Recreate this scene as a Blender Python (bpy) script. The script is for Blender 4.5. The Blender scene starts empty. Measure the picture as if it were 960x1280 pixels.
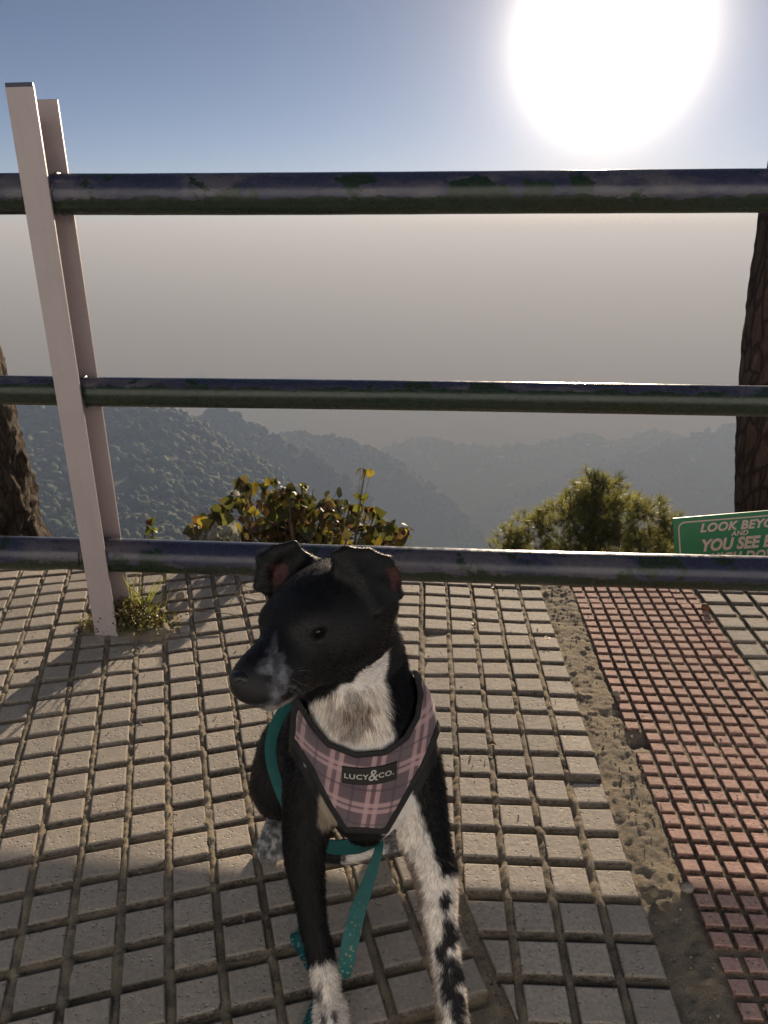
import bpy, math, random
import numpy as np
from mathutils import Vector, Matrix
random.seed(7); RNG = np.random.default_rng(7)
R = math.radians
S = bpy.context.scene
COL = S.collection

# ------------------------------------------------------------------ view constants (eye height 1.03 m)
FPX, PITCH, EYE = 956.6, .3479, 1.0345
def ray(x, y):
    u = (x-480)/FPX; v = -(y-640)/FPX
    return (u, math.cos(PITCH)+v*math.sin(PITCH), -math.sin(PITCH)+v*math.cos(PITCH))
def at(x, y, Y):
    d = ray(x, y); k = Y/d[1]
    return Vector((d[0]*k, Y, d[2]*k+EYE))
def gnd(x, y, z=0.):
    d = ray(x, y); k = (z-EYE)/d[2]
    return Vector((d[0]*k, d[1]*k, z))
def front_plane(P):      # design plane in front of the dog used to cut the harness and lay the coat patches
    X, Y, Z = P[:, 0], P[:, 1], P[:, 2]-EYE
    fw = Y*math.cos(PITCH)-Z*math.sin(PITCH); up = Y*math.sin(PITCH)+Z*math.cos(PITCH)
    return 480+FPX*X/fw, 640-FPX*up/fw

# ------------------------------------------------------------------ helpers
def tag(o, label=None, cat=None, group=None, kind=None):
    if label: o['label'] = label
    if cat: o['category'] = cat
    if group: o['group'] = group
    if kind: o['kind'] = kind
    return o
def empty(name, loc=(0, 0, 0), rz=0):
    o = bpy.data.objects.new(name, None); COL.objects.link(o)
    o.location = loc; o.rotation_euler = (0, 0, rz); o.empty_display_size = .1
    return o
def link(name, me, mat=None, parent=None):
    o = bpy.data.objects.new(name, me); COL.objects.link(o)
    if mat is not None: me.materials.append(mat)
    if parent is not None: o.parent = parent
    return o
def mesh_np(name, V, quads=None, tris=None, smooth=False, attrs=None):
    """fast mesh from numpy arrays"""
    V = np.asarray(V, dtype=np.float32)
    me = bpy.data.meshes.new(name)
    nq = 0 if quads is None else len(quads); nt = 0 if tris is None else len(tris)
    loops = []
    if nq: loops.append(np.asarray(quads, dtype=np.int32).ravel())
    if nt: loops.append(np.asarray(tris, dtype=np.int32).ravel())
    L = np.concatenate(loops)
    starts = np.concatenate([np.arange(nq)*4, nq*4+np.arange(nt)*3]).astype(np.int32)
    me.vertices.add(len(V)); me.vertices.foreach_set('co', V.ravel())
    me.loops.add(len(L)); me.loops.foreach_set('vertex_index', L)
    me.polygons.add(nq+nt); me.polygons.foreach_set('loop_start', starts)
    me.update(calc_edges=True)
    if smooth: me.polygons.foreach_set('use_smooth', np.ones(nq+nt, dtype=bool))
    for k, a in (attrs or {}).items():
        a = np.asarray(a, dtype=np.float32)
        if a.ndim == 1:
            at_ = me.attributes.new(k, 'FLOAT', 'POINT'); at_.data.foreach_set('value', a)
        else:
            if a.shape[1] == 3: a = np.concatenate([a, np.ones((len(a), 1), np.float32)], 1)
            at_ = me.attributes.new(k, 'FLOAT_COLOR', 'POINT'); at_.data.foreach_set('color', a.ravel())
    me.validate(); me.update()
    return me
class MB:
    def __init__(s): s.v = []; s.f = []; s.c = []
    def add(s, vs, fs, c=None):
        n = len(s.v); s.v += [tuple(v) for v in vs]; s.f += [tuple(i+n for i in f) for f in fs]
        s.c += [c if c is not None else (1, 1, 1)]*len(vs)
    def box(s, c, h, M=None, bev=0., col=None):
        vs = []
        b = bev
        if b <= 0:
            vs = [(c[0]+sx*h[0], c[1]+sy*h[1], c[2]+sz*h[2]) for sz in (-1, 1) for sy in (-1, 1) for sx in (-1, 1)]
            fs = [(0, 2, 3, 1), (4, 5, 7, 6), (0, 1, 5, 4), (2, 6, 7, 3), (0, 4, 6, 2), (1, 3, 7, 5)]
        else:
            rings = []
            def ring(z, i):
                x, y = h[0]-i, h[1]-i; k = b*.6
                return [(x, -y+k, z), (x, y-k, z), (x-k, y, z), (-x+k, y, z), (-x, y-k, z), (-x, -y+k, z), (-x+k, -y, z), (x-k, -y, z)]
            for z, i in ((-h[2], b), (-h[2]+b, 0), (h[2]-b, 0), (h[2], b)): rings.append(ring(z, i))
            vs = [(c[0]+p[0], c[1]+p[1], c[2]+p[2]) for r in rings for p in r]
            fs = [tuple(range(7, -1, -1)), tuple(range(24, 32))]
            for r in range(3):
                for i in range(8):
                    j = (i+1) % 8
                    fs.append((r*8+i, r*8+j, r*8+8+j, r*8+8+i))
        if M is not None: vs = [M @ Vector(v) for v in vs]
        s.add(vs, fs, col)
    def tube(s, pts, rad, n=10, cap=True, col=None, wob=0.):
        pts = [Vector(p) for p in pts]; m = len(pts)
        if not hasattr(rad, '__len__'): rad = [rad]*m
        t = (pts[1]-pts[0]).normalized()
        a = t.orthogonal().normalized(); vs = []; fs = []
        for i in range(m):
            t2 = (pts[min(i+1, m-1)]-pts[max(i-1, 0)]).normalized()
            a = (a-t2*a.dot(t2)).normalized(); b = t2.cross(a)
            for k in range(n):
                w = 2*math.pi*k/n; r = rad[i]*(1+wob*random.uniform(-1, 1))
                vs.append(pts[i]+a*math.cos(w)*r+b*math.sin(w)*r)
        for i in range(m-1):
            for k in range(n):
                l = (k+1) % n
                fs.append((i*n+k, i*n+l, i*n+n+l, i*n+n+k))
        if cap: fs += [tuple(range(n-1, -1, -1)), tuple(range((m-1)*n, m*n))]
        s.add(vs, fs, col)
    def build(s, name, mat, parent=None, smooth=False, colattr=None, sharp=None):
        me = bpy.data.meshes.new(name); me.from_pydata(s.v, [], s.f); me.update()
        if smooth:
            me.polygons.foreach_set('use_smooth', [True]*len(me.polygons))
            if sharp is not None: me.set_sharp_from_angle(angle=sharp)
        if colattr:
            a = me.attributes.new(colattr, 'FLOAT_COLOR', 'POINT')
            a.data.foreach_set('color', np.array([(*c, 1) for c in s.c], dtype=np.float32).ravel())
        return link(name, me, mat, parent)

# value noise -------------------------------------------------------
_H = RNG.random((64, 64, 64)).astype(np.float32)
def vnoise(P, scale=1., off=0.):
    Q = np.asarray(P, dtype=np.float64)*scale+off+1000.
    i = np.floor(Q).astype(np.int64); f = Q-i; f = f*f*(3-2*f); i &= 63; j = (i+1) & 63
    x0, y0, z0, x1, y1, z1 = i[..., 0], i[..., 1], i[..., 2], j[..., 0], j[..., 1], j[..., 2]
    fx, fy, fz = f[..., 0], f[..., 1], f[..., 2]
    L = lambda a, b, t: a+(b-a)*t
    return L(L(L(_H[x0, y0, z0], _H[x1, y0, z0], fx), L(_H[x0, y1, z0], _H[x1, y1, z0], fx), fy),
             L(L(_H[x0, y0, z1], _H[x1, y0, z1], fx), L(_H[x0, y1, z1], _H[x1, y1, z1], fx), fy), fz)
def fbm(P, scale=1., oct=4, off=0.):
    r = 0; a = .5
    for k in range(oct): r = r+a*(vnoise(P, scale*2**k, off+k*7.3)-.5); a *= .5
    return r      # about -.5 .. .5
def smooth01(x, a, b):
    t = np.clip((x-a)/(b-a), 0, 1); return t*t*(3-2*t)

# ------------------------------------------------------------------ materials
class NT:
    def __init__(s, name, rough=.6):
        s.m = bpy.data.materials.new(name); s.m.use_nodes = True; s.t = s.m.node_tree
        s.b = s.t.nodes['Principled BSDF']; s.out = s.t.nodes['Material Output']; s.b.inputs['Roughness'].default_value = rough
    def n(s, typ, **kw):
        n = s.t.nodes.new(typ)
        for k, v in kw.items():
            if k in n.inputs: s.set(n.inputs[k], v)
            else: setattr(n, k, v)
        return n
    def set(s, sock, v):
        if isinstance(v, bpy.types.NodeSocket): s.t.links.new(v, sock)
        else: sock.default_value = v
    def coord(s, kind='Object', scale=None):
        c = s.n('ShaderNodeTexCoord').outputs[kind]
        if scale is None: return c
        mp = s.n('ShaderNodeMapping'); s.set(mp.inputs['Vector'], c); mp.inputs['Scale'].default_value = scale
        return mp.outputs[0]
    def noise(s, scale, detail=4, rough=.6, vec=None, kind='Fac'):
        n = s.n('ShaderNodeTexNoise'); n.inputs['Scale'].default_value = scale; n.inputs['Detail'].default_value = detail
        n.inputs['Roughness'].default_value = rough
        s.set(n.inputs['Vector'], vec if vec is not None else s.coord()); return n.outputs[kind]
    def voro(s, scale, vec=None, feat='F1', out='Distance', rnd=1.):
        n = s.n('ShaderNodeTexVoronoi', feature=feat); n.inputs['Scale'].default_value = scale; n.inputs['Randomness'].default_value = rnd
        s.set(n.inputs['Vector'], vec if vec is not None else s.coord()); return n.outputs[out]
    def ramp(s, fac, stops, interp='LINEAR'):
        n = s.n('ShaderNodeValToRGB'); s.set(n.inputs[0], fac); cr = n.color_ramp; cr.interpolation = interp
        while len(cr.elements) < len(stops): cr.elements.new(.5)
        for e, (p, c) in zip(cr.elements, stops):
            e.position = p; e.color = (*c, 1) if hasattr(c, '__len__') else (c, c, c, 1)
        return n.outputs[0]
    def mix(s, fac, a, b, blend='MIX'):
        n = s.n('ShaderNodeMix', data_type='RGBA', blend_type=blend)
        for k, v in ((0, fac), (6, a), (7, b)):
            if isinstance(v, tuple) and len(v) == 3: v = (*v, 1)
            s.set(n.inputs[k], v)
        return n.outputs[2]
    def math(s, op, a, b=0., c=0.):
        n = s.n('ShaderNodeMath', operation=op)
        for i, v in enumerate((a, b, c)): s.set(n.inputs[i], v)
        return n.outputs[0]
    def attr(s, name, out='Color'): return s.n('ShaderNodeAttribute', attribute_name=name).outputs[out]
    def bump(s, h, dist=.01, strength=1., prev=None):
        n = s.n('ShaderNodeBump'); n.inputs['Distance'].default_value = dist; n.inputs['Strength'].default_value = strength
        s.set(n.inputs['Height'], h)
        if prev is not None: s.set(n.inputs['Normal'], prev)
        s.set(s.b.inputs['Normal'], n.outputs[0]); return n.outputs[0]
    def col(s, c): s.set(s.b.inputs['Base Color'], (*c, 1) if isinstance(c, tuple) and len(c) == 3 else c)
    def translucent(s, col, fac):
        tr = s.n('ShaderNodeBsdfTranslucent'); s.set(tr.inputs['Color'], (*col, 1) if isinstance(col, tuple) else col)
        mx = s.n('ShaderNodeMixShader'); s.set(mx.inputs[0], fac); s.set(mx.inputs[1], s.b.outputs[0]); s.set(mx.inputs[2], tr.outputs[0])
        s.t.links.new(mx.outputs[0], s.out.inputs['Surface'])

def mat_tile(name, base, var, pit=1., dust=(.36, .30, .22)):
    t = NT(name, .85)
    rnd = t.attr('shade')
    n1 = t.noise(9, 5); n2 = t.noise(140, 3, .7)
    c = t.mix(n1, tuple(x*.80 for x in base), tuple(min(1, x*1.2) for x in base))
    c = t.mix(t.ramp(t.noise(3.1, 4), [(.4, 0), (.7, 1)]), c, t.mix(.45, c, dust))
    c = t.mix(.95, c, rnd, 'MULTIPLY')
    c = t.mix(t.ramp(t.noise(1.7, 5, .65), [(.50, 0), (.60, .45)]), c, tuple(x*.62 for x in base)); c = t.mix(t.ramp(t.noise(14, 6, .75), [(.56, 0), (.66, .35)]), c, tuple(x*.5 for x in base))
    c = t.mix(t.ramp(n2, [(.3, .75), (.62, 0)]), c, tuple(x*.55 for x in base))
    c = t.mix(t.ramp(t.noise(420, 1), [(.66, 0), (.74, .6)]), c, (.62, .58, .52))
    t.col(c)
    vo = t.voro(105); big = t.noise(38, 2)
    pits = t.math('MULTIPLY', t.ramp(vo, [(.0, 0), (.17, 0), (.30, 1)]), 1)
    mask = t.ramp(big, [(.46, 0), (.54, 1)])
    pitsm = t.math('MULTIPLY', t.math('SUBTRACT', 1., pits), mask)
    b1 = t.bump(t.math('SUBTRACT', 1., pitsm), .0016*pit, 1.)
    b2 = t.bump(t.noise(60, 5, .75), .0022, .8, b1)
    t.bump(t.noise(650, 2, .6), .0005, .7, b2)
    return t.m
M = {}
M['tile'] = mat_tile('grey_concrete_tile', (.50, .445, .385), .1)
M['red'] = mat_tile('red_concrete_tile', (.62, .38, .325), .1, 1.3)
def m_sand():
    t = NT('sandy_dirt', .95)
    c = t.mix(t.noise(22, 6), (.28, .225, .155), (.48, .395, .28))
    c = t.mix(t.ramp(t.noise(4, 3), [(.42, 0), (.62, .5)]), c, (.20, .18, .15))
    c = t.mix(t.ramp(t.voro(210), [(.1, .7), (.35, 0)]), c, (.13, .10, .075))
    c = t.mix(t.ramp(t.noise(300, 1), [(.66, 0), (.75, .6)]), c, (.5, .46, .4)); t.col(c)
    b = t.bump(t.noise(70, 6, .8), .006, .9); b = t.bump(t.noise(240, 5, .8), .004, 1., b); t.bump(t.noise(620, 3, .7), .0014, .9, b)
    return t.m
M['sand'] = m_sand()
def m_post():
    t = NT('chipped_pink_white_paint', .42)
    c = t.mix(t.noise(7, 4), (.35, .295, .300), (.43, .37, .375))
    vz = t.n('ShaderNodeSeparateXYZ'); t.set(vz.inputs[0], t.coord()); z = vz.outputs[2]
    streak = t.noise(30, 5, .7, t.coord('Object', (1, 1, .15)))
    c = t.mix(t.ramp(streak, [(.5, 0), (.72, .55)]), c, (.34, .27, .27))
    fine = t.noise(210, 3, .75)
    low = t.ramp(z, [(.02, .13), (.12, 0)])                 # rust chips gather at the foot and mid-height
    mid = t.ramp(z, [(.60, 0), (.75, .035), (.86, .035), (1., 0)])
    thr = t.math('ADD', fine, t.math('ADD', low, mid))
    chip = t.ramp(thr, [(.715, 0), (.73, 1)])
    chip2 = t.ramp(t.noise(24, 6, .8), [(.70, 0), (.71, 1)])
    ch = t.math('MAXIMUM', chip, chip2)
    c = t.mix(ch, c, (.09, .055, .045)); t.col(c)
    b = t.bump(t.math('SUBTRACT', 1., ch), .0006, .8); t.bump(t.noise(45, 5, .7), .0016, .6, b)
    return t.m
M['post'] = m_post()
def m_rail(seed, blue_line):
    """old pipe: navy top coat flaking off the dark green coat below; local x runs along the pipe, z up"""
    t = NT('peeling_navy_and_green_paint', .28)
    vec = t.coord('Object'); mp = t.n('ShaderNodeMapping'); t.set(mp.inputs['Vector'], vec); mp.inputs['Location'].default_value = (seed, 0, 0)
    mp.inputs['Scale'].default_value = (1, 1, 1); v = mp.outputs[0]
    mp2 = t.n('ShaderNodeMapping'); t.set(mp2.inputs['Vector'], v); mp2.inputs['Scale'].default_value = (1, 2.4, 2.4)
    sp = t.n('ShaderNodeSeparateXYZ'); t.set(sp.inputs[0], vec); z = sp.outputs[2]
    edge = t.math('ADD', z, t.math('MULTIPLY', t.math('SUBTRACT', t.noise(16, 6, .72, mp2.outputs[0]), .5), .055))
    up = t.ramp(t.math('ADD', t.math('MULTIPLY', edge, 10.), .5), [(.5+blue_line*10-.006, 0), (.5+blue_line*10+.006, 1)])
    patch = t.ramp(t.noise(9, 5, .6, v), [(.57, 0), (.58, 1)])
    navy = t.mix(t.noise(11, 4, .6, v), (.018, .022, .050), (.045, .047, .085))
    navy = t.mix(t.ramp(t.noise(5, 5, .65, mp2.outputs[0]), [(.48, 0), (.58, .7)]), navy, (.10, .09, .105))
    green = t.mix(t.noise(30, 4, .6, v), (.010, .020, .013), (.022, .036, .022))
    c = t.mix(t.math('MULTIPLY', up, t.math('SUBTRACT', 1., patch)), green, navy)
    spk = t.ramp(t.noise(180, 4, .8, v), [(.70, 0), (.74, .8)])
    c = t.mix(spk, c, (.16, .13, .10)); t.col(c)
    t.set(t.b.inputs['Roughness'], t.ramp(t.noise(40, 4, .6, v), [(.3, .18), (.8, .42)]))
    b = t.bump(up, .0007, .8); b2 = t.bump(t.noise(60, 5, .7, v), .0012, .5, b); t.bump(t.noise(8, 3, .5, v), .003, .25, b2)
    return t.m
def m_simple(name, c, rough=.6, noise=None, amt=.25, bump=None, metallic=0.):
    t = NT(name, rough); t.b.inputs['Metallic'].default_value = metallic
    if noise: t.col(t.mix(t.noise(noise, 4), tuple(x*(1-amt) for x in c), tuple(min(1, x*(1+amt)) for x in c)))
    else: t.col(c)
    if bump: t.bump(t.noise(bump[0], 5, .7), bump[1], 1.)
    return t.m
def m_bark(name, a, b, crack, scale, dist):
    t = NT(name, .9)
    v = t.coord('Object', (1, 1, .32))
    w = t.n('ShaderNodeMix', data_type='VECTOR'); w.inputs[0].default_value = .12
    t.set(w.inputs[4], v); t.set(w.inputs[5], t.noise(5, 3, .6, v, 'Color'))
    ed = t.voro(scale, w.outputs[1], 'DISTANCE_TO_EDGE'); fine = t.noise(scale*2.2, 7, .75, v)
    c = t.mix(t.ramp(fine, [(.30, 0), (.70, 1)]), a, b)
    c = t.mix(t.ramp(t.noise(scale*.8, 3, .6, v), [(.55, 0), (.68, .6)]), c, tuple(min(1, x*1.7) for x in b))
    c = t.mix(t.ramp(ed, [(.0, .9), (.13, 0)]), c, crack); c = t.mix(t.ramp(t.noise(scale*5, 5, .8), [(.30, .8), (.48, 0)]), c, crack); t.col(c)
    b1 = t.bump(t.ramp(ed, [(.0, 0), (.16, 1)]), dist, 1.); b2 = t.bump(fine, dist*1.6, 1., b1); t.bump(t.noise(60, 6, .8), dist*.5, .9, b2)
    return t.m
M['bark_red'] = m_bark('plated_pine_bark', (.10, .055, .044), (.21, .125, .10), (.026, .016, .012), 19, .022)
M['bark_brown'] = m_bark('fibrous_brown_bark', (.10, .066, .040), (.21, .145, .09), (.035, .02, .014), 30, .022)
def m_leaf(name, attr=True, c=(.1, .1, .05), tr=.45, rough=.5, boost=1.6):
    t = NT(name, rough)
    col = t.attr('tint') if attr else (*c, 1)
    if attr: colv = t.mix(t.ramp(t.noise(55, 4), [(.45, 0), (.62, .5)]), col, (.09, .05, .02))
    else: colv = t.mix(t.noise(40, 2), tuple(x*.7 for x in c), tuple(x*1.3 for x in c))
    t.col(colv)
    trc = t.mix(1., colv, (boost, boost, boost*.8), 'MULTIPLY')
    t.translucent(trc, tr); return t.m
M['leaf'] = m_leaf('shrub_leaf'); M['needle'] = m_leaf('pine_needles', True, tr=.45, boost=1.5)
M['stem'] = m_simple('brown_stem', (.12, .085, .05), .8, 40)
M['grass'] = m_leaf('weed_blades', True, tr=.4)

# ------------------------------------------------------------------ world, sun, camera
SUN_EL, SUN_AZ = R(11.5), R(14.4)
w = bpy.data.worlds.new('World'); S.world = w; w.use_nodes = True
sky = w.node_tree.nodes.new('ShaderNodeTexSky'); sky.sky_type = 'NISHITA'; sky.sun_disc = False
sky.sun_elevation = SUN_EL; sky.sun_rotation = SUN_AZ; sky.altitude = 2500; sky.air_density = .32; sky.dust_density = .4; sky.ozone_density = 1.
bg = w.node_tree.nodes['Background']; wt = w.node_tree
def wn(op, *a):
    n = wt.nodes.new('ShaderNodeVectorMath' if op in ('DOT_PRODUCT', 'NORMALIZE') else 'ShaderNodeMath'); n.operation = op
    for i, v in enumerate(a):
        if isinstance(v, bpy.types.NodeSocket): wt.links.new(v, n.inputs[i])
        else: n.inputs[i].default_value = v
    return n.outputs['Value'] if op != 'NORMALIZE' else n.outputs[0]
# bright bloom round the sun, added to the sky colour
_sd = (math.sin(SUN_AZ)*math.cos(SUN_EL), math.cos(SUN_AZ)*math.cos(SUN_EL), math.sin(SUN_EL))
_dir = wn('NORMALIZE', wt.nodes.new('ShaderNodeTexCoord').outputs['Generated'])
_th = wn('ARCCOSINE', wn('MINIMUM', wn('DOT_PRODUCT', _dir, _sd), .99999))
core = wn('MULTIPLY', wn('EXPONENT', wn('MULTIPLY', wn('POWER', wn('DIVIDE', _th, R(3.35)), 2.), -1.)), 120.)
mid_ = wn('MULTIPLY', wn('EXPONENT', wn('MULTIPLY', wn('POWER', wn('DIVIDE', _th, R(6.2)), 2.), -1.)), 7.)
tail = wn('MULTIPLY', wn('EXPONENT', wn('DIVIDE', _th, -R(6.5))), 6.)
def tint(v, c):
    n = wt.nodes.new('ShaderNodeMix'); n.data_type = 'RGBA'; n.blend_type = 'MULTIPLY'; n.inputs[0].default_value = 1.
    wt.links.new(v, n.inputs[6]); n.inputs[7].default_value = (*c, 1); return n.outputs[2]
def addc(a, b):
    n = wt.nodes.new('ShaderNodeMix'); n.data_type = 'RGBA'; n.blend_type = 'ADD'; n.inputs[0].default_value = 1.; n.clamp_result = False
    wt.links.new(a, n.inputs[6]); wt.links.new(b, n.inputs[7]); return n.outputs[2]
wt.links.new(addc(sky.outputs[0], addc(tint(core, (1, .92, .80)), addc(tint(tail, (1, .85, .72)), tint(mid_, (1, .89, .76))))), bg.inputs[0]); bg.inputs[1].default_value = .05
sd = bpy.data.lights.new('sun', 'SUN'); so = bpy.data.objects.new('sun', sd); COL.objects.link(so)
sd.energy = 5.; sd.angle = R(.6); sd.color = (1, .85, .67)
to_sun = Vector((math.sin(SUN_AZ)*math.cos(SUN_EL), math.cos(SUN_AZ)*math.cos(SUN_EL), math.sin(SUN_EL)))
so.rotation_euler = to_sun.to_track_quat('Z', 'Y').to_euler(); so.location = to_sun*30
cam = bpy.data.cameras.new('camera'); co = bpy.data.objects.new('camera', cam); COL.objects.link(co); S.camera = co
co.location = (0, 0, EYE); co.rotation_euler = (math.pi/2-PITCH, 0, 0)
cam.sensor_fit = 'VERTICAL'; cam.sensor_height = 32; cam.lens = FPX/1280*32; cam.clip_start = .02; cam.clip_end = 200000
S.view_settings.view_transform = 'Standard'; S.view_settings.look = 'None'; S.view_settings.exposure = .88; S.view_settings.gamma = 1
S.cycles.use_denoising = True; S.cycles.max_bounces = 6; S.cycles.volume_bounces = 1; S.cycles.transparent_max_bounces = 8
S.cycles.sample_clamp_indirect = 6.; S.cycles.caustics_reflective = False; S.cycles.caustics_refractive = False

# ------------------------------------------------------------------ paving
def clip(poly, n, d):            # keep the side n.p <= d
    out = []
    for i in range(len(poly)):
        a, b = poly[i], poly[(i+1) % len(poly)]
        da = a[0]*n[0]+a[1]*n[1]-d; db = b[0]*n[0]+b[1]*n[1]-d
        if da <= 0: out.append(a)
        if da*db < 0:
            t = da/(da-db); out.append((a[0]+(b[0]-a[0])*t, a[1]+(b[1]-a[1])*t))
    return out
def area(p): return .5*sum(p[i][0]*p[(i+1) % len(p)][1]-p[(i+1) % len(p)][0]*p[i][1] for i in range(len(p)))
def inset(poly, d):
    n = len(poly); out = []
    for i in range(n):
        p0, p1, p2 = Vector(poly[i-1]), Vector(poly[i]), Vector(poly[(i+1) % n])
        e1 = (p1-p0); e2 = (p2-p1)
        if e1.length < 1e-6 or e2.length < 1e-6: return None
        e1.normalize(); e2.normalize()
        n1 = Vector((-e1.y, e1.x)); n2 = Vector((-e2.y, e2.x)); m = n1+n2
        if m.length < .2: return None
        m.normalize(); k = d/max(m.dot(n1), .5); out.append((p1.x+m.x*k, p1.y+m.y*k))
    return out
def bigz(x, y):                  # the pavement is not quite flat
    return .004*math.sin(x*2.1+.4)*math.cos(y*1.7)+.0025*math.sin(x*5.3+y*4.1)
def paving(name, ox, oy, yaw, pitch, ncell, c0, c1, r0, r1, halfs, mat, gap, depth, skip=None, wear=None):
    mb = MB(); ca, sa = math.cos(yaw), math.sin(yaw); tiles = {}
    n0 = lambda c, r: (ox+c*pitch*ca+r*pitch*sa, oy-c*pitch*sa+r*pitch*ca)
    for c in range(c0, c1):
        for r in range(r0, r1):
            key = (c//ncell, r//ncell)
            if key not in tiles:
                tiles[key] = (random.gauss(0, .0014), random.gauss(0, .0014), random.gauss(0, .0045), random.gauss(0, .0011), random.gauss(0, .0016), random.gauss(0, .0016), random.uniform(.86, 1.12), random.uniform(-.02, .02))
            dx, dy, rot, dz, tx, ty, sh, hu = tiles[key]
            C = n0(c+.5, r+.5); tc = n0(key[0]*ncell+ncell/2, key[1]*ncell+ncell/2)
            if skip and skip(*C): continue
            hp = .5-gap/2/pitch; hr = .5-gap*.75/pitch
            poly = []
            for a, b in ((-1, -1), (1, -1), (1, 1), (-1, 1)):
                p = n0(c+.5+a*hp, r+.5+b*hr)
                vx, vy = p[0]-tc[0], p[1]-tc[1]
                poly.append((tc[0]+vx-rot*vy+dx, tc[1]+vy+rot*vx+dy))
            for (n, d) in halfs: 
                if len(poly) >= 3: poly = clip(poly, n, d)
            if len(poly) < 3 or abs(area(poly)) < pitch*pitch*.06: continue
            if area(poly) < 0: poly.reverse()
            q = [p for i, p in enumerate(poly) if (Vector(p)-Vector(poly[i-1])).length > .0015]
            if len(q) < 3: continue
            sc = pitch/.075
            if random.random() < .10 and len(q) == 4:      # a chipped corner
                kk = random.randrange(4); p0, p1, p2 = Vector(q[kk-1]), Vector(q[kk]), Vector(q[(kk+1) % 4]); a_, b_ = random.uniform(.006, .016)*sc, random.uniform(.005, .012)*sc
                q = [Vector(v) for v in q]; q[kk:kk+1] = [p1+(p0-p1).normalized()*a_, p1+(p0+p2-2*p1).normalized()*min(a_, b_)*.5, p1+(p2-p1).normalized()*b_]; q = [tuple(v) for v in q]
            steps = [(0., -depth), (.0016*sc, -.0024), (.0026*sc, -.0008), (.0048*sc, 0.)]
            rings = []
            for i_, z_ in steps:
                rr = q if i_ == 0 else inset(q, i_)
                if rr is None: break
                rings.append([(p[0], p[1], z_) for p in rr])
            if len(rings) < 4: continue
            wz = wear(*C) if wear else 0.
            vs = []; dzc = random.gauss(0, .0003)
            for rg in rings:
                for (x, y, z) in rg:
                    zz = z+bigz(x, y)+dz+dzc+tx*(x-tc[0])/.15+ty*(y-tc[1])/.15+(wz if z > -.5*depth else 0)
                    vs.append((x, y, zz))
            m = len(q); fs = [tuple(range(3*m, 4*m))]
            for k in range(3):
                for i in range(m):
                    j = (i+1) % m; fs.append((k*m+i, k*m+j, k*m+m+j, k*m+m+i))
            s_ = sh*random.uniform(.93, 1.06)
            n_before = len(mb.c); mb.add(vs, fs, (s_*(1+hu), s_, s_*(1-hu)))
            for i in range(n_before, n_before+m): mb.c[i] = (.06*s_, .045*s_, .04*s_)  # joint shadow painted as near-black colour on block sides, fading over the chamfer
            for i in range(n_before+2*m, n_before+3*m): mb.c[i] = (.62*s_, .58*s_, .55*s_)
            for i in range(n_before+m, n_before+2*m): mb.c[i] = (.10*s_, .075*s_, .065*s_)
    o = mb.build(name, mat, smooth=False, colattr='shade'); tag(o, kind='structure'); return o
def half(p, q, keep):            # half plane through ground points p,q that keeps point `keep`
    d = Vector((q[0]-p[0], q[1]-p[1])); n = Vector((d.y, -d.x)).normalized(); k = n.x*p[0]+n.y*p[1]
    if n.x*keep[0]+n.y*keep[1] > k: n, k = -n, -k
    return ((n.x, n.y), k)
EDGE_Y = 2.40
back = ((0.09, 1.0), EDGE_Y)
lf = half(gnd(575, 1144), gnd(638, 1280), (-1, 1))
def skip_post(x, y): return (x+.735)**2/.115**2+(y-1.945)**2/.075**2 < 1 or ((x+.66)**2+(y-1.9)**2 < .07**2)
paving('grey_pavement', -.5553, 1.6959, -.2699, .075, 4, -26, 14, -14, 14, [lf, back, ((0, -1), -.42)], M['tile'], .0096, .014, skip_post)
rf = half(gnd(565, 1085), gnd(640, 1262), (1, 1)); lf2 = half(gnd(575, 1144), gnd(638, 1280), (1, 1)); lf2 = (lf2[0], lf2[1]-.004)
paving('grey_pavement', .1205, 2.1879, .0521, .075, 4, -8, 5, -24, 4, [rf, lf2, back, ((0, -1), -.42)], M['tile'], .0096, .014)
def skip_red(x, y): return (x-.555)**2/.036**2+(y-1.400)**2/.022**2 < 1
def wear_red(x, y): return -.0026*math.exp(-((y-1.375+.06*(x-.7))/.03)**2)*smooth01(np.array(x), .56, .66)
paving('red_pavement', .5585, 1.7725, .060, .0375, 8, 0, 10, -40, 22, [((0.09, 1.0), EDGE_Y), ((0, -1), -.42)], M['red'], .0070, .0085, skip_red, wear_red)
paving('grey_pavement', .5585+.3785, 1.7725-.0225, .060, .075, 4, 0, 16, -20, 12, [((0.09, 1.0), EDGE_Y), ((0, -1), -.42)], M['tile'], .0096, .014)

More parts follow.
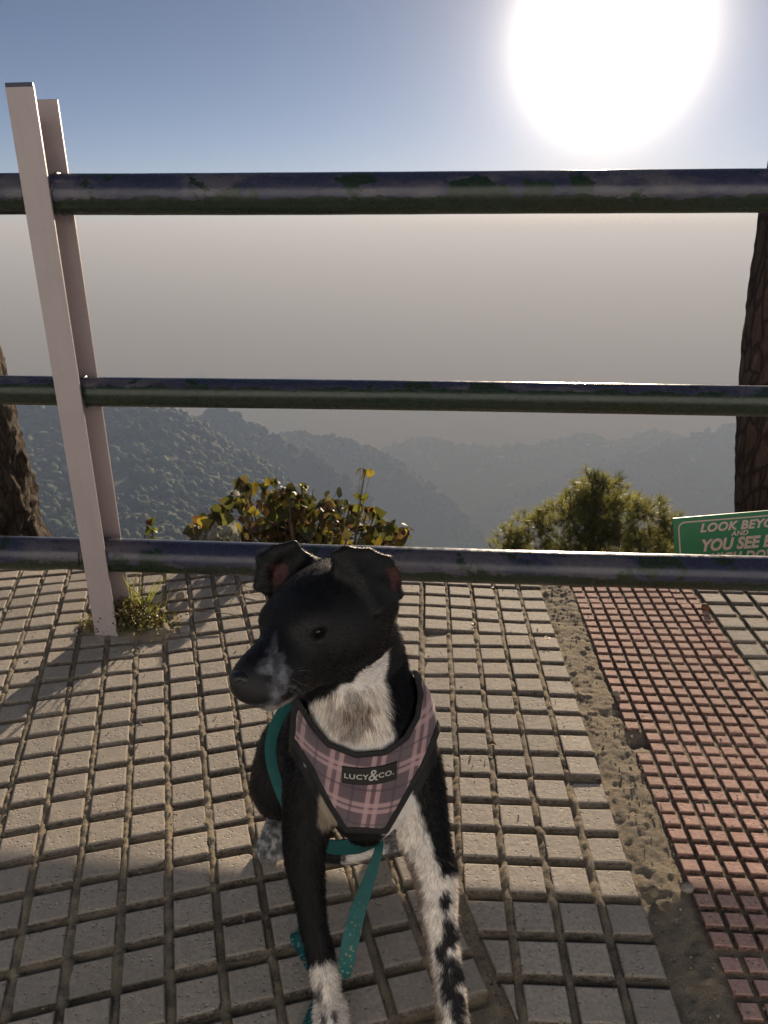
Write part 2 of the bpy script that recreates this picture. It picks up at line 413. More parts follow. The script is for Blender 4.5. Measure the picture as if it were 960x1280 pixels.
def dirt():
    x0, x1, y0, y1, h = -1.75, 2.2, .42, EDGE_Y+.12, .0045
    xs = np.arange(x0, x1, h); ys = np.arange(y0, y1, h); X, Y = np.meshgrid(xs, ys)
    P = np.stack([X, Y, 0*X], -1)
    Z = -.0068+.0040*fbm(P, 34, 4)*2+.0022*fbm(P, 160, 2, 5)*2
    Z += .004*np.sin(X*2.1+.4)*np.cos(Y*1.7)+.0025*np.sin(X*5.3+Y*4.1)
    # deep joints across the tiles, sandy ones along them
    def along(ox, oy, yaw, pitch, mask):
        c = ((X-ox)*math.cos(yaw)-(Y-oy)*math.sin(yaw))/pitch; r = ((X-ox)*math.sin(yaw)+(Y-oy)*math.cos(yaw))/pitch
        dc = np.abs(c-np.round(c))*pitch; dr = np.abs(r-np.round(r))*pitch
        return mask*(.0058*np.exp(-(dc/.0075)**2)*(.75+fbm(P, 45, 4, 3)*2.2)-.0080*np.exp(-(dr/.008)**2)*(dc > .008))
    lin = lambda hp: hp[0][0]*X+hp[0][1]*Y-hp[1]
    gx = .1205+5*.075*math.cos(.0521)+(Y-2.1879+5*.075*math.sin(.0521))*math.tan(.0521)
    mL = (lin(lf) < 0)*1.; mR = (lin(rf) < 0)*(X < gx-.006)*1.
    Z += along(-.5553, 1.6959, -.2699, .075, mL)+along(.1205, 2.1879, .0521, .075, mR)
    # rough mortar strip beside the red tiles
    gx = .1205+5*.075*math.cos(.0521)+(Y-2.1879+5*.075*math.sin(.0521))*math.tan(.0521); rx = .5585+(Y-1.7725)*math.tan(.06)
    s = smooth01(X, gx-.004, gx+.012)*(1-smooth01(X, rx-.012, rx+.004))
    grit = np.abs(fbm(P, 95, 3, 2)); Z += s*(.0030+.005*fbm(P, 13, 4, 11)+.0022*grit+.0018*fbm(P, 190, 2, 6)-.0025*smooth01(fbm(P, 40, 4, 17), .12, .2)+.003*smooth01(vnoise(P, 75, 3), .84, .92))
    # soil heap at the foot of the post
    d = np.sqrt(((X+.715)/.15)**2+((Y-1.93)/.085)**2); Z += np.clip(1.15-d, 0, 1)*(.016+.03*np.abs(fbm(P, 30, 4, 9)))
    d = np.sqrt(((X+.60)/.10)**2+((Y-1.87)/.05)**2); Z += np.clip(1.1-d, 0, 1)*(.011+.02*np.abs(fbm(P, 40, 4, 4)))
    # broken corner of the red tiles
    d = np.sqrt(((X-.556)/.05)**2+((Y-1.40)/.03)**2); Z -= np.clip(1.2-d, 0, 1)*.012
    # outer rim drops away
    Z -= 6*np.clip(Y-(EDGE_Y+.02-.09*X), 0, 9)**1.3
    ny, nx = X.shape; V = np.stack([X, Y, Z], -1).reshape(-1, 3)
    i = np.arange(ny*nx).reshape(ny, nx)
    q = np.stack([i[:-1, :-1], i[:-1, 1:], i[1:, 1:], i[1:, :-1]], -1).reshape(-1, 4)
    o = link('dirt_ground', mesh_np('dirt_ground', V, q, smooth=True), M['sand']); tag(o, kind='structure')
dirt()
# pavement under and behind the photographer
mb = MB(); mb.add([(-14, -10, -.03), (14, -10, -.03), (14, .50, -.03), (-14, .50, -.03)], [(0, 1, 2, 3)])
mb.add([(-14, .50, -.03), (-1.7, .50, -.03), (-1.7, 2.55, -.03), (-14, 3.6, -.03)], [(0, 1, 2, 3)])
mb.add([(2.15, .50, -.03), (14, .50, -.03), (14, 1.4, -.03), (2.15, 2.25, -.03)], [(0, 1, 2, 3)])
tag(mb.build('path', M['tile'], colattr='shade'), kind='structure')

# unseen plastered building added behind the photographer to bounce sun into the shade
M['plaster'] = m_simple('pale_blue_plaster', (.58, .67, .80), .9, 3, .08, (40, .004))
M['shutter'] = m_simple('brown_painted_wood', (.16, .08, .05), .6, 20)
bl = empty('bounce_building', (0, -2.9, 0)); tag(bl, 'added unseen pale blue building bouncing sunlight from behind the viewpoint', 'building')
mb = MB(); mb.box((0, -2., 1.75), (11, 2., 1.8), bev=.02); mb.build('wall', M['plaster'], bl)
mb = MB(); mb.box((0, -1.8, 3.64), (11.5, 2.5, .09), bev=.02); mb.build('roof', M['stem'], bl)
for x in (-6.5, 7.): 
    mb = MB(); mb.box((x, .03, 1.0), (.5, .03, 1.0), bev=.01); mb.build('door', M['shutter'], bl)
for x in (-9, -3.8, 4., 9.6):
    mb = MB(); mb.box((x, .03, 1.6), (.45, .03, .5), bev=.01); mb.build('window', M['shutter'], bl)
# ------------------------------------------------------------------ fence
def fy(x): return 1.853-.0697*x
FYAW = -math.atan(.0697)
fence = empty('fence', (-.745, fy(-.745), 0), 0)
tag(fence, 'old pipe railing with three navy and green rails and a pinkish white steel post', 'railing')
M['navy'] = m_simple('navy_paint', (.02, .02, .05), .4, 60)
def post(x, lean):
    """steel channel post: two flanges joined by a web, closed side to the left"""
    mb = MB(); H = 1.335; fw, th, dep = .0312, .0035, .049
    mb.box((0, -dep, H/2-.02), (fw, th, H/2+.02), bev=.0012)
    mb.box((.004, dep, H/2-.03), (fw+.002, th, H/2+.03-.012), bev=.0012)
    mb.box((-fw+.0045, 0, H/2-.03), (th, dep-th-.0005, H/2-.02), bev=.0008)
    o = mb.build('post', M['post'], fence)
    cp = MB(); cp.box((0, -dep, H+.0015), (fw-.001, th+.0006, .0045), bev=.001); cp.build('painted_top', M['navy'], o)
    o.location = (x-fence.location.x, fy(x)-fence.location.y, 0); o.rotation_euler = (0, -lean, FYAW*.6)
    return o
post(-.7575, R(1.0)); post(1.62, 0); post(-3.15, 0)
def rail(x0, x1, z, r, mat, seed, dent=None):
    mb = MB(); n = 40; pts = []; L = x1-x0
    m = max(20, int(L/.03)); nn = 36; vs = []; fs = []
    for i in range(m+1):
        x = L*i/m
        for k in range(nn):
            a = 2*math.pi*k/nn; rr = r*(1+.004*math.sin(x*7+seed)+.003*math.sin(x*31+k*.5))
            dy = dz = 0
            if dent: 
                for (dx_, am, wd) in dent:
                    g = math.exp(-((x-dx_)/wd)**2); rr -= am*g*max(0, math.sin(-a+.6))
            vs.append((x, math.cos(a)*rr, math.sin(a)*rr+.0015*math.sin(x*2.3+seed)))
    for i in range(m):
        for k in range(nn):
            l = (k+1) % nn; fs.append((i*nn+k, i*nn+l, i*nn+nn+l, i*nn+nn+k))
    fs += [tuple(range(nn)), tuple(range((m+1)*nn-1, m*nn-1, -1))]
    mb.add(vs, fs); o = mb.build('rail', mat, fence, smooth=True, sharp=R(60))
    o.location = (x0-fence.location.x, fy(x0)-fence.location.y, z); o.rotation_euler = (0, 0, FYAW)
    return o
PX = -.7665
m1, m2, m3 = m_rail(1.3, -.012), m_rail(5.1, .022), m_rail(9.7, -.006)
for (z, r, mt, cr) in ((1.122, .0445, m1, 0), (.6645, .0365, m2, 0), (.2195, .0455, m3, 0)):
    rail(PX-.012, 1.60, z, r, mt, z*9)
    rail(-3.14, PX-.036, z+(.002 if z > 1 else 0), r, mt, z*5, dent=[(2.30, .010, .05), (2.18, -.006, .06)] if z < .3 else ([(2.355, -.005, .02)] if z > 1 else None))
    rail(1.63, 4., z, r, mt, z*3)
# weld lumps where the pipes meet the post
for z, r in ((1.122, .0445), (.6645, .0365), (.2195, .0455)):
    mb = MB(); c = Vector((PX-fence.location.x+.020, fy(PX)-fence.location.y, z))
    pts = [c+Vector((random.uniform(-.004, .005), math.cos(a)*(r+.001), math.sin(a)*(r+.001))) for a in np.linspace(0, 2*math.pi, 25)]
    mb.tube(pts, .0035, 6, wob=.4); mb.build('weld_bead', m1 if z > 1 else m2, fence, smooth=True)

# ------------------------------------------------------------------ dog: a smooth body field, meshed as one surface
HV = .0026
ORG = np.array([-.272, .655, -.012]); N = np.ceil((np.array([.150, 1.30, .705])-ORG)/HV).astype(int)
GX = [ORG[i]+HV*np.arange(N[i]) for i in range(3)]
F = np.full(N, .06, dtype=np.float32)
def window(lo, hi, pad):
    s = []
    for i in range(3):
        a = max(0, int((lo[i]-pad-ORG[i])/HV)); b = min(N[i], int((hi[i]+pad-ORG[i])/HV)+2); s.append(slice(a, max(a, b)))
    return tuple(s)
def grid(s):
    return np.stack(np.meshgrid(*[GX[i][s[i]] for i in range(3)], indexing='ij'), -1).astype(np.float32)
def smin(a, b, k):
    h = np.clip(k-np.abs(a-b), 0, None)/k; return np.minimum(a, b)-h*h*k*.25
def d_cone(P, a, b, ra, rb):
    a = np.array(a, np.float32); b = np.array(b, np.float32); ab = b-a
    t = np.clip(((P-a)@ab)/(ab@ab), 0, 1); return np.linalg.norm(P-(a+t[..., None]*ab), axis=-1)-(ra+(rb-ra)*t)
def d_ell(P, c, r, M3=None):
    q = P-np.array(c, np.float32)
    if M3 is not None: q = q@np.array(M3, np.float32)       # columns = axes
    r = np.array(r, np.float32); k0 = np.linalg.norm(q/r, axis=-1); k1 = np.linalg.norm(q/(r*r), axis=-1)+1e-6
    return k0*(k0-1)/k1
def d_tri(P, a, b, c, th):
    a, b, c = [np.array(v, np.float32) for v in (a, b, c)]
    ba, cb, ac = b-a, c-b, a-c; pa, pb, pc = P-a, P-b, P-c; nor = np.cross(ba, ac)
    ins = (np.sign(pa@np.cross(ba, nor))+np.sign(pb@np.cross(cb, nor))+np.sign(pc@np.cross(ac, nor))) < 2
    def seg(p, e):
        t = np.clip((p@e)/(e@e), 0, 1); v = p-t[..., None]*e; return (v*v).sum(-1)
    de = np.minimum(np.minimum(seg(pa, ba), seg(pb, cb)), seg(pc, ac)); dp = (pa@nor)**2/(nor@nor)
    return np.sqrt(np.where(ins, de, dp))-th
def put(kind, *a, k=.02, sub=False):
    if kind == 'cone': pts = np.array([a[0], a[1]]); rr = max(a[2], a[3]); fn = d_cone
    elif kind == 'ell': pts = np.array([a[0]]); rr = max(a[1]); fn = d_ell
    else: pts = np.array(a[:3]); rr = a[3]; fn = d_tri
    s = window(pts.min(0), pts.max(0), rr+k+.03)
    D = fn(grid(s), *a)
    F[s] = smin(F[s], D, k) if not sub else -smin(-F[s], D, k)
def chain(pts, k=.012):
    A = np.array(pts); out = []
    for i in range(len(A)-1):
        p0, p1, p2, p3 = A[max(i-1, 0)], A[i], A[i+1], A[min(i+2, len(A)-1)]
        for t in (0, .25, .5, .75): out.append(.5*((2*p1)+(-p0+p2)*t+(2*p0-5*p1+4*p2-p3)*t*t+(-p0+3*p1-3*p2+p3)*t**3))
    pts = [tuple(x) for x in out]+[tuple(A[-1])]; k = min(k, .006)
    for i in range(len(pts)-1): put('cone', pts[i][:3], pts[i+1][:3], pts[i][3], pts[i+1][3], k=k)

# torso
put('ell', (-.030, .905, .365), (.082, .088, .118))
put('cone', (-.034, .93, .37), (-.065, 1.03, .29), .088, .088, k=.03)
put('cone', (-.065, 1.03, .29), (-.09, 1.15, .155), .086, .085, k=.03)
put('ell', (-.025, .865, .305), (.050, .050, .075), k=.04)                    # keel of the chest
# shoulders and upper arms
chain([(-.078, .905, .405, .045), (-.098, .880, .320, .040), (-.106, .862, .262, .033)], .03)
chain([(.018, .905, .405, .045), (.042, .880, .320, .040), (.056, .845, .250, .033)], .03)
# forelegs
chain([(-.106, .862, .262, .032), (-.111, .842, .225, .026), (-.106, .826, .180, .0212), (-.0985, .811, .125, .0165), (-.089, .797, .085, .0165), (-.081, .781, .055, .0155)], .012)
chain([(.056, .845, .250, .033), (.0705, .808, .205, .0255), (.0735, .79, .175, .022), (.082, .762, .125, .0175), (.0885, .738, .085, .0170), (.092, .722, .055, .0155)], .012)
put('ell', (.083, .815, .216), (.013, .016, .018), k=.014)                    # point of the elbow
put('ell', (-.124, .862, .232), (.012, .016, .018), k=.014)
def paw(cx, cy, ang, s=1., k=.008):
    ca, sa = math.cos(ang), math.sin(ang)
    T = lambda x, y, z: (cx+x*ca-y*sa, cy+x*sa+y*ca, z)
    put('ell', T(0, .006, .021), (.021*s, .026*s, .019*s), k=.012)
    for x, y, l in ((-.0165, -.014, .015), (-.0062, -.023, .0165), (.0062, -.023, .0165), (.0165, -.014, .015)):
        put('cone', T(x*.7*s, y*.3*s, .022*s), T(x*s, y*s, .0125*s), .0095*s, .0088*s, k=.0035)
        for c in ((1,),): put('cone', T(x*s, (y-.003)*s, .012*s), T(x*1.05*s, (y-.006)*s, .010*s), .0085*s, .0078*s, k=.003)
put('cone', (-.081, .781, .055), (-.0765, .764, .030), .0155, .017, k=.01); paw(-.073, .752, R(6), 1.06)
put('cone', (.092, .722, .055), (.094, .704, .030), .0155, .017, k=.01); paw(.097, .692, R(8), 1.06)
# haunches, hind feet
put('ell', (-.170, 1.085, .178), (.050, .078, .088), k=.03)
put('cone', (-.14, 1.15, .16), (-.185, 1.06, .155), .07, .038, k=.03)
put('ell', (.000, 1.110, .170), (.050, .078, .085), k=.03)
chain([(-.190, 1.07, .12, .030), (-.188, 1.135, .055, .020), (-.190, 1.17, .035, .018)], .015)
chain([(-.190, 1.17, .035, .018), (-.196, 1.10, .026, .018)], .012); paw(-.1975, 1.083, R(-12), 1.12)
chain([(.045, 1.10, .12, .030), (.030, 1.16, .045, .020), (.020, 1.19, .032, .018), (.010, 1.12, .026, .018)], .015); paw(.008, 1.10, R(-25), 1.1)
# tail swept forward over the tiles
chain([(-.10, 1.21, .10, .022), (-.15, 1.16, .045, .017), (-.145, 1.08, .030, .0145), (-.105, 1.045, .027, .013), (-.065, 1.037, .030, .0125), (-.035, 1.036, .036, .0085), (-.015, 1.037, .041, .003)], .015)
# neck
put('cone', (-.030, .905, .42), (-.045, .915, .50), .075, .0635, k=.035)
put('cone', (-.045, .915, .50), (-.054, .908, .575), .0635, .056, k=.03)
put('cone', (-.032, .875, .43), (-.062, .865, .53), .055, .043, k=.03)         # throat
FT = F.copy()

# head frame: HF forward (to the nose), HU up, HR to the animal's left (picture right)
HC = np.array([-.0715, .868, .588]); HS = 1.145
_y, _p, _r = .61, .04, .25
HF = np.array([-math.sin(_y)*math.cos(_p), -math.cos(_y)*math.cos(_p), -math.sin(_p)])
HR = np.cross(HF, [0, 0, 1.]); HR /= np.linalg.norm(HR); HR = HR if HR[0] > 0 else -HR
HU = np.cross(HR, HF); HU = HU if HU[2] > 0 else -HU
HR, HU = HR*math.cos(_r)+HU*math.sin(_r), HU*math.cos(_r)-HR*math.sin(_r)
HM = np.stack([HR, HF, HU], 1)
def hd(x, y, z): return tuple(HC+HM@(np.array([x, y, z])*HS))
def HE(c, r, k=.02, sub=False, s=1.):
    put('ell', hd(*c), tuple(np.array(r)*HS), HM, k=k*HS, sub=sub)
def HCn(a, b, ra, rb, k=.02, sub=False): put('cone', hd(*a), hd(*b), ra*HS, rb*HS, k=k*HS, sub=sub)
HE((0, -.012, .003), (.051, .062, .049))
HE((0, .030, .004), (.043, .045, .037), .03)
for s in (-1, 1):
    HE((s*.027, .004, -.022), (.031, .045, .035), .03)                       # cheek
    HE((s*.027, .052, .014), (.014, .016, .012), .02)                        # brow
    HE((s*.018, .100, -.027), (.0145, .036, .020), .014)                       # lip
HCn((0, .045, -.010), (0, .122, -.0115), .033, .0155, .022)                   # bridge
HCn((0, .060, -.020), (0, .126, -.024), .026, .0175, .015)
HCn((0, .010, -.046), (0, .110, -.046), .027, .0140, .014)                    # lower jaw
HCn((0, .130, -.0125), (0, .137, -.0145), .0115, .0105, .008)                   # nose mass
# mouth line, eye sockets, nostrils
for s in (-1, 1):
    HCn((s*.033, .066, -.040), (s*.018, .128, -.0395), .0022, .0018, .004, True)
    HE((s*.0380, .058, .002), (.0062, .0075, .0038), .006, True)
    HE((s*.0120, .1500, -.0165), (.0045, .006, .0038), .003, True)
# ears: base cups and folded flaps
def sheet(P, tris, th=.0040):
    Q = {k: tuple(at(*v)) for k, v in P.items()}
    for t in tris.split(): put('tri', Q[t[0]], Q[t[1]], Q[t[2]], th, k=.007)
near = dict(a=(425, 752, .862), b=(484, 760, .892), c=(419, 694, .852), i=(432, 687, .860), j=(460, 690, .872), d=(484, 700, .882), e=(498, 718, .886), f=(423, 748, .842), k=(446, 765, .832), g=(472, 764, .836), h=(500, 744, .864), m=(450, 722, .850), n=(478, 732, .860))
sheet(near, 'abc bic bji bdj bed cim jmi djm dnm enh end cmf fmk kmg mng nhg')
put('cone', at(432, 752, .862), at(480, 758, .890), .014, .014, k=.025)
far = dict(a=(340, 744, .925), b=(394, 708, .935), c=(342, 686, .930), d=(368, 680, .935), e=(323, 697, .925), f=(334, 706, .920), g=(321, 733, .915), h=(332, 740, .912))
sheet(far, 'abd adc cef cdf efg fgh')
put('cone', at(356, 738, .922), at(390, 712, .932), .012, .012, k=.025)

def nets(F, org, h):
    s = F < 0; c = np.zeros(np.array(F.shape)-1, np.int8)
    for dx in (0, 1):
        for dy in (0, 1):
            for dz in (0, 1):
                c += s[dx:F.shape[0]-1+dx, dy:F.shape[1]-1+dy, dz:F.shape[2]-1+dz]
    I = np.argwhere((c > 0) & (c < 8)); idx = np.full(c.shape, -1, np.int32); idx[tuple(I.T)] = np.arange(len(I))
    acc = np.zeros((len(I), 3)); cnt = np.zeros(len(I))
    for ax in range(3):
        o = [i for i in range(3) if i != ax]
        for a in (0, 1):
            for b in (0, 1):
                p0 = I.copy(); p0[:, o[0]] += a; p0[:, o[1]] += b; p1 = p0.copy(); p1[:, ax] += 1
                v0 = F[tuple(p0.T)]; v1 = F[tuple(p1.T)]; m = (v0 < 0) != (v1 < 0)
                t = np.where(m, v0/(v0-v1+1e-12), 0); q = p0.astype(float); q[:, ax] += t
                acc[m] += q[m]; cnt[m] += 1
    V = acc/cnt[:, None]*h+org; Q = []
    for ax in range(3):
        o = [(ax+1) % 3, (ax+2) % 3]
        sl0 = [slice(None)]*3; sl1 = [slice(None)]*3; sl0[ax] = slice(0, -1); sl1[ax] = slice(1, None)
        a, b = s[tuple(sl0)], s[tuple(sl1)]; E = np.argwhere(a != b)
        E = E[(E[:, o[0]] > 0) & (E[:, o[1]] > 0) & (E[:, o[0]] < idx.shape[o[0]]) & (E[:, o[1]] < idx.shape[o[1]])]
        fl = a[tuple(E.T)]
        def at_(d0, d1):
            p = E.copy(); p[:, o[0]] += d0; p[:, o[1]] += d1; return idx[tuple(p.T)]
        q = np.stack([at_(-1, -1), at_(0, -1), at_(0, 0), at_(-1, 0)], 1)
        q[~fl] = q[~fl][:, ::-1]; Q.append(q)
    Q = np.concatenate(Q); Q = Q[(Q >= 0).all(1)]
    return V, Q
def relax(V, Q, it=2, f=.5):
    for _ in range(it):
        A = np.zeros_like(V); n = np.zeros(len(V))
        for i in range(4):
            for j in ((i+1) % 4, (i-1) % 4):
                np.add.at(A, Q[:, i], V[Q[:, j]]); np.add.at(n, Q[:, i], 1)
        V = V+(A/np.maximum(n, 1)[:, None]-V)*f
    return V
def vnormals(V, Q):
    n = np.cross(V[Q[:, 2]]-V[Q[:, 0]], V[Q[:, 3]]-V[Q[:, 1]]); N_ = np.zeros_like(V)
    for i in range(4): np.add.at(N_, Q[:, i], n)
    return N_/(np.linalg.norm(N_, axis=1)[:, None]+1e-12)
BV, BQ = nets(F, ORG, HV); BV = relax(BV, BQ, 3, .5)
_r6 = relax(BV, BQ, 8, .5); _m = smooth01(BV[:, 2], .60, .625)[:, None]; BV = BV*(1-_m)+_r6*_m; BN = vnormals(BV, BQ)

def poly_sdf(px, py, poly):
    P = np.stack([px, py], -1).astype(np.float64); d = np.full(P.shape[:-1], 1e18); ins = np.zeros(P.shape[:-1], bool)
    n = len(poly)
    for i in range(n):
        a = np.array(poly[i], float); b = np.array(poly[i-1], float); e = b-a; wv = P-a
        t = np.clip((wv@e)/(e@e), 0, 1); v = wv-t[..., None]*e; d = np.minimum(d, (v*v).sum(-1))
        c1 = P[..., 1] >= a[1]; c2 = P[..., 1] < b[1]; c3 = e[0]*wv[..., 1] > e[1]*wv[..., 0]
        ins ^= (c1 & c2 & c3) | (~c1 & ~c2 & ~c3)
    return np.where(ins, -1, 1)*np.sqrt(d)
# coat --------------------------------------------------------------
def coat(P, Nn, fine=True):
    px, py = front_plane(P); n1 = fbm(P, 60, 3)*2; n2 = fbm(P, 150, 3, 4)*2; n3 = fbm(P, 28, 2, 9)*2
    L = (P-HC)@HM/HS; hx, hy, hz = L[:, 0], L[:, 1], L[:, 2]; tf = np.abs(FT[tuple(np.clip(((P-ORG)/HV+.5).astype(int), 0, N-1).T)]) < .006
    black = np.array([.0062, .006, .0072]); white = np.array([.72, .68, .65]); brown = np.array([.16, .10, .06]); C = np.tile(black, (len(P), 1))
    def lay(mask, col, C): m = np.clip(mask, 0, 1)[:, None]; return C*(1-m)+np.array(col)*m
    wob = n1*9+n2*5
    front = P[:, 1] < .93
    torso = (P[:, 2] < .53)
    head = ((hy > -.05) & (hz > -.08) & (P[:, 2] > .44) & ~tf)
    bib = poly_sdf(px, py, [(385, 875), (440, 850), (470, 800), (488, 800), (484, 850), (496, 925), (500, 960), (380, 960)])+wob
    C = lay(smooth01(-bib, -1, 5)*front*torso*tf, white, C)
    br = poly_sdf(px, py, [(415, 880), (450, 862), (475, 880), (462, 915), (430, 925), (418, 905)])+n2*22+n1*10
    C = lay(smooth01(-br, -4, 6)*front*torso*(.35+.6*smooth01(n2, -.2, .25))*tf, brown, C)
    pit = poly_sdf(px, py, [(397, 985), (412, 992), (428, 1030), (400, 1040), (394, 1015)])+wob*.7
    C = lay(smooth01(-pit, -1, 5)*front*torso*.8, (.44, .37, .29), C)
    # picture-right foreleg
    legr = (P[:, 0] > -.01) & (P[:, 1] < .915) & torso
    lr = poly_sdf(px, py, [(478, 985), (515, 985), (540, 1055), (552, 1090), (600, 1100), (620, 1400), (480, 1400), (478, 1050)])+wob
    C = lay(smooth01(-lr, -2, 5)*legr, white, C)
    bs = poly_sdf(px, py, [(500, 1062), (514, 1058), (533, 1120), (540, 1180), (553, 1260), (556, 1400), (520, 1400)])+wob
    C = lay(smooth01(-bs, -3, 6)*legr*.72, brown*1.1, C)
    for (x, y, a, b) in ((556, 1126, 7, 14), (562, 1168, 12, 20), (552, 1188, 9, 18), (573, 1215, 9, 17), (560, 1232, 10, 24), (572, 1260, 11, 20), (577, 1285, 8, 14), (563, 1205, 9, 14)):
        m = (np.sqrt(((px-x)/a)**2+((py-y)/b)**2)-1)*8+n2*6+n1*3
        C = lay(smooth01(-m, -2, 3)*legr*(P[:, 2] < .24), (.018, .016, .02), C)
    # picture-left forepaw
    legl = (P[:, 0] < -.04) & (P[:, 1] < .90) & (P[:, 2] < .12)
    lm = (1207+n1*14+n2*8)-py-(px-405)*.25
    C = lay(smooth01(-lm, -3, 5)*legl, white*.95, C)
    for (x, y, a, b) in ((399, 1240, 6, 9), (404, 1272, 5, 11), (418, 1272, 3, 7), (427, 1212, 3, 6)):
        m = (np.sqrt(((px-x)/a)**2+((py-y)/b)**2)-1)*6+n2*9
        C = lay(smooth01(-m, -2, 3)*legl*.85, (.05, .045, .045), C)
    # hind feet, tail tip
    hf = (P[:, 1] > .98) & (P[:, 2] < .075) & (np.abs(P[:, 0]+.09) > .06)
    C = lay(smooth01(.06-P[:, 2]+n1*.02, 0, .02)*hf*(.35+.9*smooth01(n2, -.25, .35)), (.36, .35, .35), C)
    tt = (P[:, 0] > -.085) & (P[:, 0] < .0) & (P[:, 1] > .99) & (P[:, 1] < 1.075) & (P[:, 2] < .07)
    C = lay(smooth01(P[:, 0]+n2*.012, -.074, -.062)*tt, white*1.05, C)
    # muzzle: grizzled streak, pale chin
    st = poly_sdf(px, py, [(346, 795), (352, 812), (366, 838), (364, 858), (352, 880), (330, 892), (318, 880), (335, 862), (338, 848), (314, 842), (325, 826)])+n2*16+n1*8
    C = lay(smooth01(-st, -2, 7)*(~tf)*(P[:, 2] > .40)*front*(.30+.5*smooth01(n2, -.2, .3)), (.22, .225, .26), C)
    ch = smooth01(-hz+n2*.006, .046, .056)*smooth01(hy, .085, .105)*head
    C = lay(ch*.8, (.40, .37, .35), C)
    C = lay(smooth01(hy, .126, .134)*head*(hz > -.040), (.012, .011, .013), C)
    # ear linings
    e1 = poly_sdf(px, py, [(482, 712), (495, 708), (500, 722), (497, 742), (488, 738)])+n1*4; e2 = poly_sdf(px, py, [(336, 706), (356, 704), (362, 716), (352, 730), (338, 730)])+n1*4
    C = lay(smooth01(-np.minimum(e1, e2), -2, 3)*(P[:, 2] > .5)*.8, (.10, .035, .03), C)
    if fine: C = C*(1+.25*n2[:, None])
    return np.clip(C, .004, .9)
dog = empty('dog', (-.04, .95, 0))
tag(dog, 'black and white short haired dog sitting on the tiles in a plaid harness', 'dog')
off = np.array([-.04, .95, 0])
def m_coat():
    t = NT('dog_coat', .5); t.col(t.attr('coat'))
    t.b.inputs['Specular IOR Level'].default_value = .3
    t.bump(t.noise(420, 4, .7), .0012, .7); return t.m
def m_hair():
    t = NT('dog_hair', .45); c = t.attr('coat'); t.col(c); t.b.inputs['Specular IOR Level'].default_value = .35
    t.translucent(t.mix(1., c, (1.5, 1.45, 1.35), 'MULTIPLY'), .5); return t.m
M['coat'] = m_coat(); M['hair'] = m_hair()
body = link('body', mesh_np('body', BV-off, BQ, smooth=True, attrs={'coat': coat(BV, BN)}), M['coat'], dog)
# harness over chest and shoulders ---------------------------------------------------------------------------
VEST = [(366, 872), (374, 874), (392, 905), (412, 928), (445, 941), (480, 938), (505, 921), (519, 895), (523, 868), (517, 838), (535, 845), (560, 880), (548, 918), (533, 955), (505, 1006), (484, 1042), (430, 1040), (407, 1003), (385, 960), (362, 925)]
lo, hi = (-.20, .74, .24), (.12, .985, .53); ws = window(lo, hi, 0); GP = grid(ws); sh3 = GP.shape[:3]
gx_, gy_ = front_plane(GP.reshape(-1, 3)); vs_ = (poly_sdf(gx_, gy_, VEST)/970).reshape(sh3).astype(np.float32)
fb = FT[ws]; zb = np.maximum(GP[..., 1]-.95, 0)
vest = np.maximum(np.maximum(np.abs(fb-.0035)-.0030, vs_+.0045), GP[..., 1]-.955)
band = np.abs(vs_+.0030)-.0040
trim = np.maximum(np.maximum(np.abs(fb-.0045)-.0040, band), GP[..., 1]-.957)
worg = np.array([GX[i][ws[i].start] for i in range(3)])
def m_plaid():
    t = NT('pink_and_mauve_plaid', .9)
    sp = t.n('ShaderNodeSeparateXYZ'); mp = t.n('ShaderNodeMapping'); t.set(mp.inputs['Vector'], t.coord()); mp.inputs['Rotation'].default_value = (0, R(-9), 0)
    t.set(sp.inputs[0], mp.outputs[0]); x, z = sp.outputs[0], sp.outputs[2]
    def lines(v, per, off_, wd, soft=.06):
        a = t.math('FRACT', t.math('ADD', t.math('DIVIDE', v, per), off_)); d = t.math('ABSOLUTE', t.math('SUBTRACT', a, .5))
        return t.ramp(d, [(wd, 1), (wd+soft*.4, 0)])
    c = t.mix(t.noise(16, 2), (.105, .070, .095), (.145, .090, .105))
    c = t.mix(t.math('MULTIPLY', lines(x, .054, .05, .20), .5), c, (.20, .085, .095))
    c = t.mix(t.math('MULTIPLY', lines(z, .054, .35, .17), .5), c, (.20, .10, .12))
    for (v, o1, o2) in ((x, .16, .94), (z, .44, .26)):
        for o_ in (o1, o2): c = t.mix(t.math('MULTIPLY', lines(v, .054, o_, .045), .72), c, (.55, .36, .37))
    for (v, o1) in ((x, .55), (z, .85)): c = t.mix(t.math('MULTIPLY', lines(v, .054, o1, .02), .6), c, (.05, .035, .05))
    t.col(c); t.b.inputs['Sheen Weight'].default_value = .25
    wv = t.n('ShaderNodeTexWave'); wv.inputs['Scale'].default_value = 420; t.set(wv.inputs['Vector'], mp.outputs[0])
    wv2 = t.n('ShaderNodeTexWave', bands_direction='Z'); wv2.inputs['Scale'].default_value = 420; t.set(wv2.inputs['Vector'], mp.outputs[0])
    b = t.bump(t.math('ADD', wv.outputs['Fac'], wv2.outputs['Fac']), .0004, .6); t.bump(t.noise(30, 3), .004, .35, b); return t.m
M['plaid'] = m_plaid(); M['black_cloth'] = m_simple('black_binding', (.012, .011, .012), .8, 90, .3, (500, .0006))
v_, q_ = nets(vest, worg, HV); v_ = relax(v_, q_, 3, .5)
harness = link('harness', mesh_np('harness', v_-off, q_, smooth=True), M['plaid'], dog)
v_, q_ = nets(trim, worg, HV); v_ = relax(v_, q_, 3, .5)
link('binding', mesh_np('binding', v_-off, q_, smooth=True), M['black_cloth'], harness)
